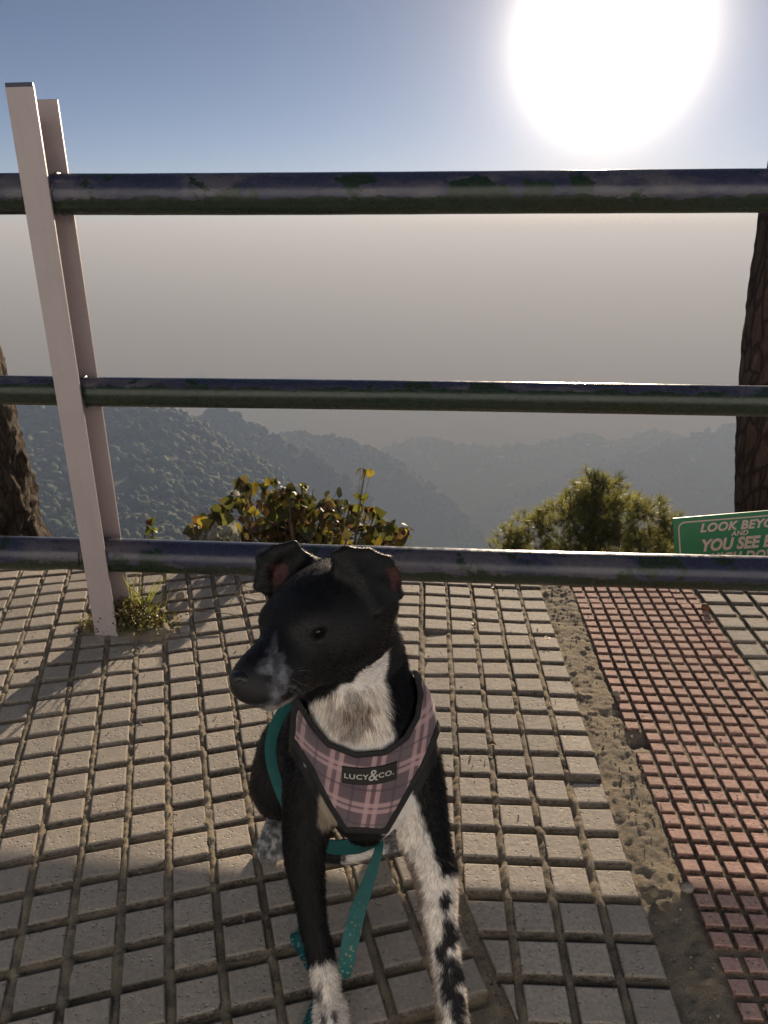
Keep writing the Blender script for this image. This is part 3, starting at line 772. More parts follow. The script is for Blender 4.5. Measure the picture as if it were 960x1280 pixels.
# fur: short hairs lying down and back over the coat
def fur(n, seed):
    rg = np.random.default_rng(seed)
    P0, P1, P2, P3 = [BV[BQ[:, i]] for i in range(4)]
    ar = np.linalg.norm(np.cross(P2-P0, P3-P1), axis=1)
    cen = (P0+P1+P2+P3)/4; wgt = np.where(cen[:, 1] > 1.0, .25, 1.)*np.where(cen[:, 2] < .004, 0, 1)
    pr = ar*wgt; pr /= pr.sum(); fi = rg.choice(len(BQ), n, p=pr)
    u, v = rg.random(n)[:, None], rg.random(n)[:, None]
    P = (P0[fi]*(1-u)+P1[fi]*u)*(1-v)+(P3[fi]*(1-u)+P2[fi]*u)*v
    Nn = BN[BQ[fi, 0]]+BN[BQ[fi, 2]]; Nn /= np.linalg.norm(Nn, axis=1)[:, None]+1e-9
    L = (P-HC)@HM/HS; ishead = (P[:, 2] > .50) & (L[:, 1] > -.07)
    g = np.tile(np.array([0, .15, -1.]), (n, 1)); g[ishead] = -HF-.15*HU
    tail = (P[:, 1] > .98) & (P[:, 2] < .07) & (P[:, 0] > -.12); g[tail] = (1, -.05, .05)
    g = g+rg.normal(0, .22, (n, 3))
    g -= Nn*(g*Nn).sum(1)[:, None]; g /= np.linalg.norm(g, axis=1)[:, None]+1e-9
    ln = np.full(n, .0085); ln[ishead] = .0042; ln[ishead & (L[:, 1] > .05)] = .0028
    ln[tail & (P[:, 0] > -.08)] = .018
    thr = (P[:, 2] > .36) & (P[:, 2] < .53) & (P[:, 1] < .9) & ~ishead; ln[thr] = .013
    ln = ln*rg.uniform(.6, 1.3, n); lift = rg.uniform(.22, .55, n)
    ln[(L[:, 1] > .130)] = .0002
    guard = rg.random(n) < .13; lift = np.where(guard, rg.uniform(.7, 1.2, n), lift); ln = np.where(guard, ln*.85, ln)
    hx_, hy_ = front_plane(P+g*.004); under = (poly_sdf(hx_, hy_, VEST) < 10) & (P[:, 1] < .96) & (P[:, 2] < .56) & ~ishead; ln = np.where(under, .0004, ln)
    w = rg.uniform(.00022, .0004, n)*np.where(guard, .6, 1.)*np.where(ishead, .8, 1.)
    mid = P+(g*(.55*ln)[:, None])+Nn*(ln*lift*.62)[:, None]; tip = P+g*ln[:, None]+Nn*(ln*lift*.8)[:, None]
    side = np.cross(g, Nn)*w[:, None]; base = P-Nn*.0006
    V = np.stack([base-side, base+side, mid+side*.7, mid-side*.7, tip], 1).reshape(-1, 3)
    i = np.arange(n)*5; q = np.stack([i, i+1, i+2, i+3], 1); tr_ = np.stack([i+3, i+2, i+4], 1)
    C = np.repeat(coat(P, Nn)*rg.uniform(.6, 1.5, n)[:, None], 5, 0)
    wk = []; wc = []
    for k in range(22):                                              # whiskers of lip, brow and cheek
        sgn = 1 if k % 3 else -1; zone = k % 4
        o_ = np.array(hd(sgn*.027, rg.uniform(.085, .115), rg.uniform(-.035, -.018)) if zone else hd(sgn*.050, .02, -.03)); d_ = HR*sgn*.75+np.array([0, 0, -.35])-HF*.25+rg.normal(0, .22, 3); d_ /= np.linalg.norm(d_)
        sd2 = np.cross(d_, (0, 1, 0)); sd2 /= np.linalg.norm(sd2); l_ = rg.uniform(.018, .034); bnd = np.array([0, 0, -.0035])
        wk.append(np.stack([o_-sd2*.0002, o_+sd2*.0002, o_+d_*l_*.6+sd2*.00015, o_+d_*l_*.6-sd2*.00015, o_+d_*l_+bnd])); wc.append(np.full((5, 3), .25 if k % 2 else .03))
    V = np.concatenate([V]+wk); C = np.concatenate([C]+wc); i = np.arange(n+22)*5; q = np.stack([i, i+1, i+2, i+3], 1); tr_ = np.stack([i+3, i+2, i+4], 1)
    return mesh_np('fur', V-off, q, tr_, smooth=True, attrs={'coat': C})
fo = link('fur', fur(150000, 3), M['hair'], dog); fo['kind'] = 'stuff'
# nose leather and eyes
M['nose'] = m_simple('wet_black_nose', (.010, .010, .012), .28, 60, .3, (260, .0010))
M['eye'] = m_simple('dark_glossy_eye', (.006, .004, .004), .16)
def ball(name, c, r, mat, parent, ax=HM, n=20, m=12, dent=()):
    mb = MB(); vs = []; fs = []
    for i in range(m+1):
        for k in range(n):
            a, b = math.pi*i/m, 2*math.pi*k/n
            q = np.array([math.sin(a)*math.cos(b)*r[0], math.sin(a)*math.sin(b)*r[1], math.cos(a)*r[2]])
            for (dx, dz, am, wd) in dent:
                if q[1] > -r[1]*.2: q = q-np.array([0, am*math.exp(-((q[0]-dx)**2+(q[2]-dz)**2)/wd**2), 0])
            q[2] *= 1-.25*(q[2] < 0)*abs(q[0])/r[0]
            vs.append(tuple(np.array(c)+ax@q-off))
    for i in range(m):
        for k in range(n): fs.append((i*n+k, i*n+n+k, i*n+n+(k+1) % n, i*n+(k+1) % n))
    mb.add(vs, fs); return mb.build(name, mat, parent, smooth=True)
for s in (-1, 1): ball('eye', hd(s*.0322, .0535, .0020), (.0058, .0058, .0050), M['eye'], dog)
ball('nose', hd(0, .1395, -.0110), (.0150, .0100, .0112), M['nose'], dog, n=64, m=48, dent=[(-.0075, -.0015, .0075, .0034), (.0075, -.0015, .0075, .0034), (0, -.010, .004, .003)])
# label plate with lettering on the vest
def surf(px_, py_, lift=.0075):
    d = np.array(ray(px_, py_)); d /= np.linalg.norm(d); o = np.array([0, 0, EYE]); t = .75
    for _ in range(400):
        p = o+d*t; i = np.clip(((p-ORG)/HV).astype(int), 0, N-1); v = FT[tuple(i)]-lift
        if v < 0: break
        t += max(v*.5, .0005)
    return p
cA, cB, cC, cD = surf(427, 953), surf(496, 949), surf(496, 975), surf(427, 979)
ctr = (cA+cB+cC+cD)/4; ax = (cB+cC-cA-cD); ax /= np.linalg.norm(ax); up = (cA+cB-cC-cD); up -= ax*(up@ax); up /= np.linalg.norm(up); nm = np.cross(ax, up)
PW, PH = np.linalg.norm(cB-cA)/2, .0128
def conform(x, y, lift):
    p0 = ctr+ax*x+up*y; t = .02
    for _ in range(200):
        p = p0+nm*t; u = (p-ORG)/HV; i = np.floor(u).astype(int); f = u-i
        c = FT[i[0]:i[0]+2, i[1]:i[1]+2, i[2]:i[2]+2]; c = c[0]*(1-f[0])+c[1]*f[0]; c = c[0]*(1-f[1])+c[1]*f[1]; v = c[0]*(1-f[2])+c[1]*f[2]-lift
        if v < .0001: break
        t -= v*.6
    return Vector(p-off)
LM = Matrix(((ax[0], up[0], nm[0], ctr[0]-off[0]), (ax[1], up[1], nm[1], ctr[1]-off[1]), (ax[2], up[2], nm[2], ctr[2]-off[2]), (0, 0, 0, 1)))
# the plate bends with the chest
mb = MB(); nx_ = 14; bend = lambda x: -1.6*x*x
vs = []
for i in range(nx_+1):
    x = -PW+2*PW*i/nx_
    for (y, z) in ((-PH, 0), (-PH, .0018), (PH, .0018), (PH, 0)): vs.append(conform(x, y, .0070+z))
fs = []
for i in range(nx_):
    for k in range(4): fs.append((i*4+k, i*4+(k+1) % 4, i*4+4+(k+1) % 4, i*4+4+k))
fs += [(0, 3, 2, 1), (nx_*4, nx_*4+1, nx_*4+2, nx_*4+3)]
mb.add(vs, fs); M['rubber'] = m_simple('black_woven_label', (.012, .011, .010), .7, 200, .4)
mb.build('label_patch', M['rubber'], harness)
M['letter'] = m_simple('silver_lettering', (.42, .40, .38), .5)
def text_mesh(body_, size, offset=0., shear=0., extrude=.0, align='CENTER', space=1.):
    cu = bpy.data.curves.new('txt', 'FONT'); cu.body = body_; cu.size = size; cu.offset = offset; cu.shear = shear; cu.extrude = extrude
    cu.align_x = align; cu.align_y = 'CENTER'; cu.space_character = space; cu.resolution_u = 4
    o = bpy.data.objects.new('txt', cu); COL.objects.link(o); bpy.context.view_layer.update()
    me = bpy.data.meshes.new_from_object(o.evaluated_get(bpy.context.evaluated_depsgraph_get())); bpy.data.objects.remove(o); bpy.data.curves.remove(cu)
    return me
def lettering(items, place, name, mat, parent):
    V = []; Fc = []
    for (txt, x, y, size, offs, shear, space, sx) in items:
        me = text_mesh(txt, size, offs, shear, .0, 'CENTER', space); b = len(V)
        V += [place(x+v.co.x*sx, y+v.co.y) for v in me.vertices]; Fc += [tuple(i+b for i in p.vertices) for p in me.polygons]
        bpy.data.meshes.remove(me)
    mb = MB(); mb.add(V, Fc); return mb.build(name, mat, parent)
pl = lambda x, y: conform(x, y, .0095)
lettering([('LUCY', -PW*.50, -.0006, .0105, .00028, 0, 1.12, 1.1), ('&', PW*.10, .0010, .0240, .00022, .15, 1, .85), ('CO.', PW*.60, -.0002, .0105, .00028, 0, 1.12, 1.1)], pl, 'lettering', M['letter'], harness)

# ------------------------------------------------------------------ leash
def m_leash():
    t = NT('teal_webbing', .65)
    u = t.attr('along', 'Fac')
    c = t.mix(t.noise(60, 3), (.010, .085, .088), (.018, .15, .145))
    pat = t.ramp(t.voro(150), [(.28, 1), (.34, 0)]); pm = t.ramp(u, [(.45, 0), (.55, 1)])
    c = t.mix(t.math('MULTIPLY', t.math('MULTIPLY', pat, pm), .8), c, t.mix(t.ramp(t.noise(70, 1), [(.45, 0), (.5, 1)]), (.10, .38, .40), (.32, .30, .16)))
    t.col(c); t.bump(t.noise(600, 2), .0006, .8); t.translucent(c, .12); return t.m
M['leash'] = m_leash()
def ribbon(name, pts, width, mat, parent=None, th=.0022, sub=10):
    """webbing through (point, width direction, half width) stations, Catmull-Rom between them"""
    P = [Vector(p[0]) for p in pts]; D = [Vector(p[1]).normalized() for p in pts]; W = [p[2] for p in pts]; n = len(P); st = []
    cr = lambda a, b, c, d, t: .5*((2*b)+(-a+c)*t+(2*a-5*b+4*c-d)*t*t+(-a+3*b-3*c+d)*t*t*t)
    for i in range(n-1):
        for k in range(sub if i < n-2 else sub+1):
            t = k/sub; g = lambda A: cr(A[max(i-1, 0)], A[i], A[i+1], A[min(i+2, n-1)], t)
            st.append((g(P), g(D).normalized(), g(W)))
    vs = []; fs = []; al = []; m = len(st)
    for i, (p, d, w_) in enumerate(st):
        tan = (st[min(i+1, m-1)][0]-st[max(i-1, 0)][0]).normalized(); nn = tan.cross(d).normalized(); d = nn.cross(tan).normalized()
        row = [p-d*w_, p-d*w_*.35+nn*.0006, p+d*w_*.35+nn*.0006, p+d*w_]
        vs += [q+nn*th/2 for q in row]+[q-nn*th/2 for q in reversed(row)]; al += [i/(m-1)]*8
    for i in range(m-1):
        for k in range(8): fs.append((i*8+k, i*8+(k+1) % 8, i*8+8+(k+1) % 8, i*8+8+k))
    fs += [tuple(range(7, -1, -1)), tuple(range((m-1)*8, m*8))]
    mb = MB(); mb.add(vs, fs); o = mb.build(name, mat, parent, smooth=True, sharp=R(50))
    a = o.data.attributes.new('along', 'FLOAT', 'POINT'); a.data.foreach_set('value', al); return o
LS = [(at(372, 862, .955), (1, .2, 0), .008), (at(350, 895, .965), (1, .1, 0), .0085), (at(339, 925, .975), (1, .0, 0), .0085), (at(340, 955, .98), (1, 0, -.1), .0085), (at(352, 992, .975), (1, 0, .35), .0085),
      (at(372, 1030, .955), (.6, 0, .8), .010), (at(405, 1056, .94), (.1, 0, 1), .013), (at(440, 1058, .93), (0, .05, 1), .0135), (at(466, 1050, .915), (.3, .1, .9), .011),
      (at(474, 1058, .895), (1, .1, .1), .0065), (at(463, 1095, .865), (1, .25, 0), .0085), (at(447, 1140, .83), (1, .15, 0), .0112), (at(436, 1185, .80), (1, .1, 0), .0118), (at(428, 1222, .790), (1, .3, 0), .010),
      (gnd(410, 1226, .02), (.7, .8, 0), .008), (gnd(392, 1212, .014), (.5, .8, .2), .008), (gnd(377, 1188, .014), (1, .2, .2), .0075), (gnd(368, 1170, .016), (1, .1, .3), .007), (gnd(378, 1163, .010), (.3, 1, .1), .007), (gnd(396, 1190, .008), (1, .4, .1), .008), (gnd(400, 1235, .006), (1, .2, .1), .008), (gnd(390, 1268, .008), (1, .3, .1), .008), (gnd(378, 1300, .010), (1, .3, .1), .008), (gnd(365, 1345, .012), (1, .2, .1), .008)]
leash = ribbon('leash', LS, 0, M['leash'])
tag(leash, 'teal webbing leash looping down the side of the black dog and between its front legs', 'leash')

# ------------------------------------------------------------------ sign
def m_sign():
    t = NT('green_enamel', .4); t.col(t.mix(t.noise(12, 3), (.010, .17, .085), (.018, .22, .115))); t.bump(t.noise(25, 3), .0015, .4); return t.m
M['sign_green'] = m_sign(); M['sign_white'] = m_simple('pinkish_white_sign_paint', (.60, .49, .47), .5, 40, .12)
sign_c = at(841, 648, 3.05)
sign = empty('hill_sign', sign_c); tag(sign, 'tilted green board with white lettering and border below the pine trunk', 'sign')
SM = Matrix.Rotation(R(-8), 4, 'Z') @ Matrix.Rotation(R(-8.2), 4, 'Y') @ Matrix.Rotation(R(-12), 4, 'X')   # x along board, z up, -y front
SW, SHT = .86, .40
mb = MB(); mb.box((SW/2, .006, -SHT/2), (SW/2, .005, SHT/2), SM, bev=.0015); mb.build('board', M['sign_green'], sign)
mb = MB()
def rrect(x0, z0, x1, z1, r, n=6):
    out = []
    for cx, cz, a0 in ((x1-r, z1-r, 0), (x0+r, z1-r, 90), (x0+r, z0+r, 180), (x1-r, z0+r, 270)):
        for i in range(n+1): a = R(a0+90*i/n); out.append((cx+r*math.cos(a), cz+r*math.sin(a)))
    return out
o1 = rrect(.018, -SHT+.018, SW-.018, -.018, .030); o2 = rrect(.024, -SHT+.024, SW-.024, -.024, .025); m_ = len(o1)
mb.add([SM @ Vector((x, -.0004, z)) for x, z in o1]+[SM @ Vector((x, -.0004, z)) for x, z in o2], [(i, (i+1) % m_, m_+(i+1) % m_, m_+i) for i in range(m_)])
mb.build('border', M['sign_white'], sign)
sp_ = lambda x, y: SM @ Vector((x, -.0006, y))
lettering([('LOOK BEYOND', .290, -.053, .050, .0020, .30, 1.06, 1.00), ('AND', .262, -.086, .028, .0010, .30, 1.05, 1.05), ('YOU SEE BEAUTY', .335, -.130, .068, .0030, .30, 1.02, .86), ('HIGH DOWN HERE', .36, -.186, .054, .0022, .30, 1.05, .92)], sp_, 'lettering', M['sign_white'], sign)
mb = MB()
M['steel'] = m_simple('dull_steel_post', (.18, .17, .16), .6, 30)
for x in (.10, SW-.10):
    q = MB(); q.box((x, .026, -.55), (.014, .014, .53), SM, bev=.002); q.build('support_post', M['steel'], sign)

# ------------------------------------------------------------------ trunks beyond the railing
def tree_trunk(name, pts, rad, mat, label, flare=0, lumps=.05, sc=6.):
    t = empty(name, pts[0]); tag(t, label, 'tree', None)
    P0 = Vector(pts[0]); n = 72; m = 150; vs = []
    seg = [Vector(p) for p in pts]
    cr = lambda a, b, c, d, t: .5*((2*b)+(-a+c)*t+(2*a-5*b+4*c-d)*t*t+(-a+3*b-3*c+d)*t*t*t)
    for i in range(m+1):
        u = i/m*(len(seg)-1); k = min(int(u), len(seg)-2); f = u-k
        c = cr(seg[max(k-1, 0)], seg[k], seg[k+1], seg[min(k+2, len(seg)-1)], f); r = rad[k]+(rad[k+1]-rad[k])*f
        for j in range(n):
            a = 2*math.pi*j/n; vs.append((c.x+math.cos(a)*r, c.y+math.sin(a)*r, c.z))
    V = np.array(vs); ctr_ = V.reshape(m+1, n, 3).mean(1).repeat(n, 0); D = V-ctr_; rr = np.linalg.norm(D, axis=1)[:, None]; D = D/rr
    Q3 = V*np.array([1, 1, .35]); k = fbm(Q3, sc*2.2, 4)+.6*fbm(Q3, sc*7, 3, 5)
    V = V+D*rr*lumps*2*k[:, None]
    i = np.arange((m+1)*n).reshape(m+1, n); j = np.roll(i, -1, 1)
    q = np.stack([i[:-1], j[:-1], j[1:], i[1:]], -1).reshape(-1, 4)
    link('trunk', mesh_np('trunk', V-np.array(P0), q, smooth=True), mat, t)
    return t
# pine at the right edge, leaning away
def tip(x, y, Y): return at(x, y, Y)
rt = [at(946, 900, 4.6), at(949, 700, 4.6), at(950, 560, 4.6), at(958, 400, 4.62), at(984, 220, 4.65), at(1012, 60, 4.7), at(1040, -150, 4.75), at(1030, -600, 4.8), at(1060, -1300, 4.9)]
tree_right = tree_trunk('pine_tree', rt, [.175, .155, .140, .122, .110, .104, .10, .08, .05], M['bark_red'], 'tall pine with reddish plated bark rising behind the green sign', lumps=.10, sc=9)
lt = [at(-28, 900, 3.6), at(-22, 720, 3.6), at(-24, 640, 3.6), at(-32, 560, 3.6), at(-42, 480, 3.6), at(-60, 380, 3.6), at(-90, 200, 3.6), at(-130, -100, 3.6), at(-180, -700, 3.6)]
tree_left = tree_trunk('broad_tree', lt, [.42, .335, .265, .215, .175, .150, .14, .13, .08], M['bark_brown'], 'brown barked trunk flaring at its foot at the left edge behind the railing', lumps=.16, sc=11)

# needle tufts -------------------------------------------------------------------------------------------
def tufts(centers, dirs, nn, length, width, tints, seed=1, parent=None, name='crown', base=None):
    rg = np.random.default_rng(seed); n = len(centers); C = np.repeat(np.array(centers), nn, 0); D = np.repeat(np.array(dirs), nn, 0)
    T = np.repeat(np.array(tints), nn, 0)
    d = D*rg.uniform(.15, 1.1, (n*nn, 1))+rg.normal(0, .62, (n*nn, 3)); d /= np.linalg.norm(d, axis=1)[:, None]
    st = C-D*rg.uniform(0, .55, (n*nn, 1))*length
    L = length*rg.uniform(.65, 1.15, n*nn)[:, None]; sd_ = np.cross(d, rg.normal(0, 1, (n*nn, 3))); sd_ /= np.linalg.norm(sd_, axis=1)[:, None]
    mid = st+d*L*.55; end = st+d*L+np.array([0, 0, -.10])*L
    V = np.stack([st-sd_*width, st+sd_*width, mid+sd_*width, mid-sd_*width, end], 1).reshape(-1, 3)
    i = np.arange(n*nn)*5; q = np.stack([i, i+1, i+2, i+3], 1); t = np.stack([i+3, i+2, i+4], 1)
    Cc = np.repeat(T*rg.uniform(.7, 1.3, (n*nn, 1)), 5, 0)
    o_ = np.array(base) if base is not None else 0
    return link(name, mesh_np(name, V-o_, q, t, attrs={'tint': Cc}), M['needle'], parent)
def pine(name, base, top, crown_r, crown_h, label, seed, nt=520, nn=46, length=.145, width=.0024, clumps=()):
    rd = random.Random(seed); t = empty(name, base); tag(t, label, 'tree'); base = Vector(base); top = Vector(top); H = (top-base).length
    mb = MB(); mb.tube([Vector((0, 0, 0)), (top-base)*.5, (top-base)*.96], [.16, .10, .02], 10); mb.build('trunk', M['bark_brown'], t, smooth=True)
    lm_ = MB(); cs = []; ds = []; ts = []
    for (cx, cy, cz, cr_, ch_) in clumps:
        c0 = top+Vector((cx, cy, cz)); o = top+Vector((0, 0, min(-.4, cz-ch_*1.3)))
        lm_.tube([o-base, (o+c0)/2-Vector((0, 0, .12))-base, c0-base], [.028, .018, .008], 6)
        for k in range(int(95*cr_*cr_/.25)):
            v = Vector((rd.gauss(0, 1), rd.gauss(0, 1), rd.gauss(.25, 1))).normalized(); rr = rd.random()**.42*rd.uniform(.85, 1.12)
            p = c0+Vector((v.x*cr_*rr, v.y*cr_*rr, v.z*ch_*rr)); d = Vector((v.x*.8+rd.gauss(0, .25), v.y*.8+rd.gauss(0, .25), .9+v.z*.4)).normalized()
            cs.append(p); ds.append(d); g = rd.uniform(.65, 1.35); yl = rd.random(); ts.append((.17*g+.10*yl, .18*g+.08*yl, .07*g))
            if k % 3 == 0: lm_.tube([c0-base, p-d*.05-base], [.006, .003], 4, cap=False)
    for j in range(14):
        p = top+Vector((rd.gauss(0, .10), rd.gauss(0, .10), rd.uniform(-.25, .02))); cs.append(p); ds.append(Vector((0, 0, 1))); ts.append((.06, .075, .03))
    lm_.build('limb_wood', M['stem'], t, smooth=True)
    tufts(cs, ds, nn, length, width, ts, seed, t, 'crown', base)
    return t
ptop = at(748, 590, 9.5)
pine('pine_tree', (ptop.x, ptop.y, ptop.z-5.2), ptop, 1.36, 1.55, 'bushy young pine with long pale green needles below the railing', 5, clumps=[(0, 0, -.32, .40, .34), (.28, .1, -.55, .42, .40), (-.34, -.1, -.58, .42, .38), (.08, -.3, -.75, .45, .40), (-.72, .1, -.80, .38, .32), (-1.05, 0, -1.02, .36, .26), (.72, .1, -.62, .36, .30), (1.0, -.1, -.85, .34, .34), (.6, -.2, -1.05, .45, .36), (-.3, -.2, -1.1, .5, .36), (-1.0, -.2, -1.3, .5, .3), (.1, .6, -.7, .5, .45), (1.0, .3, -1.3, .5, .4), (0, 0, -1.5, .8, .4)])

# ------------------------------------------------------------------ leafy shrub behind the bottom rail
def heart(mb, p, d, n, size, col, curl=.25):
    """pointed heart leaf: base at p, pointing along d, face normal n"""
    d = d.normalized(); s = d.cross(n).normalized(); n = s.cross(d)
    prof = [(0, 0), (-.06, .22), (.03, .42), (.25, .52), (.50, .42), (.75, .22), (1., 0.)]
    vs = []; fs = []
    mid = [p+d*size*x+n*size*curl*(-(x-.4)**2) for x, _ in prof]
    L = [p+d*size*x+s*size*y+n*size*(curl*y*.9-curl*(x-.4)**2) for x, y in prof]; Rr = [p+d*size*x-s*size*y+n*size*(curl*y*.9-curl*(x-.4)**2) for x, y in prof]
    vs = mid+L+Rr; m = len(prof)
    for i in range(m-1): fs.append((i, m+i, m+i+1, i+1)); fs.append((i, i+1, 2*m+i+1, 2*m+i))
    mb.add(vs, fs, col)
def shrub(name, base, stems, size, seed, label, cat='shrub', density=1., cols=None, spread=.045):
    rd = random.Random(seed); t = empty(name, base); tag(t, label, cat); b = Vector(base); sm = MB(); lf_ = MB()
    cols = cols or [(.19, .15, .02), (.10, .11, .02), (.05, .065, .016), (.035, .045, .014), (.09, .05, .02), (.05, .06, .015), (.035, .04, .012), (.06, .035, .018), (.08, .07, .03), (.045, .03, .018), (.16, .13, .02)]
    for (tipp, k) in stems:
        tipp = Vector(tipp)-b; root = Vector((tipp.x*.25+rd.uniform(-.05, .05), rd.uniform(-.03, .03), 0)); mid = root.lerp(tipp, .55)+Vector((rd.gauss(0, .03), rd.gauss(0, .03), .03))
        pts = [root, mid, tipp]; full = [(pts[0]*(1-u)**2+pts[1]*2*u*(1-u)+pts[2]*u*u) for u in [i/8 for i in range(9)]]
        sm.tube(full, [.005*(1-.8*i/8)+.0008 for i in range(9)], 5)
        for j in range(int(k*density)):
            u = rd.uniform(.30, 1.0)**.7; p = full[min(8, int(u*8))]+Vector((rd.gauss(0, spread), rd.gauss(0, spread*1.1), rd.gauss(0, spread*.7)))
            d = Vector((rd.gauss(0, .6), rd.gauss(-.2, .6), rd.gauss(-.55, .5)))
            if j < 3: p = full[8]+Vector((rd.gauss(0, .01), rd.gauss(0, .01), 0)); n = Vector((rd.gauss(0, .7), rd.gauss(-.7, .6), rd.gauss(.5, .6)))
            if d.length < .2 or d.cross(n).length < .1: continue
            c = rd.choice(cols); g = rd.uniform(.7, 1.4); heart(lf_, p, d, n, size*rd.uniform(.55, 1.2), tuple(x*g for x in c), rd.uniform(.1, .6))
            sm.tube([full[min(8, int(u*8))], p], [.0012, .0009], 4, cap=False)
    sm.build('stems', M['stem'], t, smooth=True); lf_.build('foliage', M['leaf'], t, smooth=True, colattr='tint')
    return t
YS = 2.75
st_ = []
rq = random.Random(2); top_ = [(240, 655), (262, 646), (275, 632), (292, 615), (300, 600), (322, 610), (341, 602), (365, 612), (382, 606), (400, 618), (425, 622), (445, 625), (458, 622), (470, 640), (490, 648), (512, 662)]
for i_ in range(62):
    x = rq.uniform(244, 512); y = float(np.interp(x, [p[0] for p in top_], [p[1] for p in top_]))+rq.uniform(4, 34)*rq.random()**.5; st_.append((at(x, y, YS+rq.uniform(-.15, .3)), 17))
st_ += [(at(298, 598, YS-.05), 5), (at(343, 600, YS), 6), (at(378, 606, YS), 6), (at(276, 632, YS), 6)]
shrub('leafy_shrub', at(375, 790, YS), st_, .050, 11, 'straggly shrub with yellow and dark green heart shaped leaves behind the bottom rail', density=.95)
# tall sprig of the shrub
rd = random.Random(4)
sp = shrub('leafy_shrub', at(445, 790, YS-.05), [(at(457, 587, YS-.05), 5), (at(452, 620, YS-.05), 7)], .036, 21, 'single upright sprig with few yellow leaves standing out above the shrub', cols=[(.19, .15, .02), (.10, .11, .02)], spread=.012)
shrub('leafy_shrub', at(188, 790, 2.7), [(at(186, 650, 2.7), 9), (at(192, 660, 2.7), 7)], .034, 31, 'small tuft of reddish green leaves behind the bottom rail near the post', cols=[(.13, .17, .03), (.08, .10, .02), (.10, .04, .03)], spread=.022)
lm_ = MB()
for x, y, s in ((258, 670, .060), (272, 668, .07), (284, 666, .075), (278, 660, .05), (296, 670, .05), (288, 658, .03)):
    heart(lm_, at(x, y+8, 2.62)-at(280, 668, 2.62), Vector((rd.gauss(.1, .4), .1, 1)), Vector((rd.gauss(0, .4), -1, .2)), s, (.34, .35, .34), .9)
e_ = lm_.build('dry_leaf_clump', m_leaf('bleached_leaf', True, tr=.3), colattr='tint'); e_.location = at(280, 668, 2.62)
tag(e_, 'pale bleached dry leaves caught at the left foot of the yellow leaved shrub', 'dry leaves')

# ------------------------------------------------------------------ weeds, stones, twigs at the post
def weeds():
    rd = random.Random(9); t = empty('weed_clump', (-.69, 1.90, .0)); tag(t, 'low weedy clump with tiny yellow green leaves at the foot of the post', 'weed'); b = t.location
    mb = MB()
    for i in range(2300):
        x = abs(rd.gauss(0, .052)) if rd.random() < .75 else -abs(rd.gauss(.06, .03)); y = rd.gauss(0, .032)
        h = (.055*math.exp(-(x/.075)**2)+.006)*rd.uniform(.2, 1.25)
        p = Vector((-.728+x, 1.92+y, max(h, .004)))-b
        d = Vector((rd.gauss(0, 1), rd.gauss(0, 1), rd.gauss(.3, .6))); n = Vector((rd.gauss(0, 1), rd.gauss(0, 1), 1.))
        if d.cross(n).length < .2: continue
        c = rd.choice([(.20, .19, .06), (.13, .14, .04), (.24, .2, .09), (.09, .11, .03), (.2, .15, .08)]); heart(mb, p, d, n, rd.uniform(.004, .0095), c, .3)
    mb.build('small_leaves', M['grass'], t, colattr='tint')
    mb = MB()
    for i in range(34):
        x0 = -.722+abs(rd.gauss(0, .03)); y0 = 1.93+rd.gauss(0, .03); hh = rd.uniform(.06, .20)
        lean = Vector((rd.gauss(.25, .35), rd.gauss(0, .3), 1)).normalized(); w_ = rd.uniform(.0012, .0028); side = Vector((rd.gauss(0, 1), rd.gauss(0, 1), 0)).normalized()*w_
        p0 = Vector((x0, y0, .005))-b; p1 = p0+lean*hh*.6; p2 = p0+lean*hh+Vector((lean.x, lean.y, -.35))*hh*.35
        mb.add([p0-side, p0+side, p1+side*.8, p1-side*.8, p2], [(0, 1, 2, 3), (3, 2, 4)], rd.choice([(.16, .19, .045), (.24, .26, .07), (.12, .15, .03)]))
    mb.build('grass_blades', M['grass'], t, colattr='tint')
weeds()
M['stone'] = m_simple('grey_stone', (.27, .24, .20), .9, 60, .3, (90, .003))
def stone(p, r, label, seed, name='stone', mat=None, cat='stone'):
    import bmesh
    bm = bmesh.new(); bmesh.ops.create_icosphere(bm, subdivisions=3, radius=1); rg = np.array([v.co for v in bm.verts])
    k = 1+.55*fbm(rg, 1.3, 3, seed); 
    for v, s_ in zip(bm.verts, k): v.co = Vector((v.co.x*r[0]*s_, v.co.y*r[1]*s_, v.co.z*r[2]*s_))
    me = bpy.data.meshes.new(name); bm.to_mesh(me); bm.free(); me.polygons.foreach_set('use_smooth', [True]*len(me.polygons))
    o = link(name, me, mat or M['stone']); o.location = p+Vector((0, 0, r[2]*.55)); o.rotation_euler = (0, 0, seed); tag(o, label, cat); return o
stone(gnd(226, 747), (.015, .012, .012), 'small upright pebble casting a shadow right of the weed clump', 1)
stone(gnd(203, 768), (.022, .016, .010), 'flat grey stone at the right end of the soil heap', 2)
stone(gnd(858, 1112), (.011, .009, .008), 'grey pebble on the dirt strip against the red tiles', 3)
stone(gnd(816, 1117), (.010, .009, .008), 'sandy crumb of mortar in the middle of the dirt strip', 4, mat=M['sand'])
M['rusty'] = m_simple('rust_brown', (.14, .06, .03), .8, 60)
stone(gnd(881, 762), (.013, .011, .012), 'rust brown lump on the seam of red and grey tiles', 5, mat=M['rusty'])
stone(gnd(770, 868), (.010, .008, .006), 'little stone lodged in the dirt strip beside red tiles', 6)
mb = MB(); tw = [gnd(196, 767, .012), gnd(232, 763, .022), gnd(262, 765, .024), gnd(290, 768, .02), gnd(312, 777, .006)]
b0 = tw[0].copy(); mb.tube([p-b0 for p in tw], [.0022, .0019, .0016, .0014, .001], 6); o = mb.build('twig', M['stem'], smooth=True); o.location = b0
tag(o, 'thin brown twig arching over the tiles left of the dog', 'twig')
mb = MB(); b0 = gnd(312, 735)
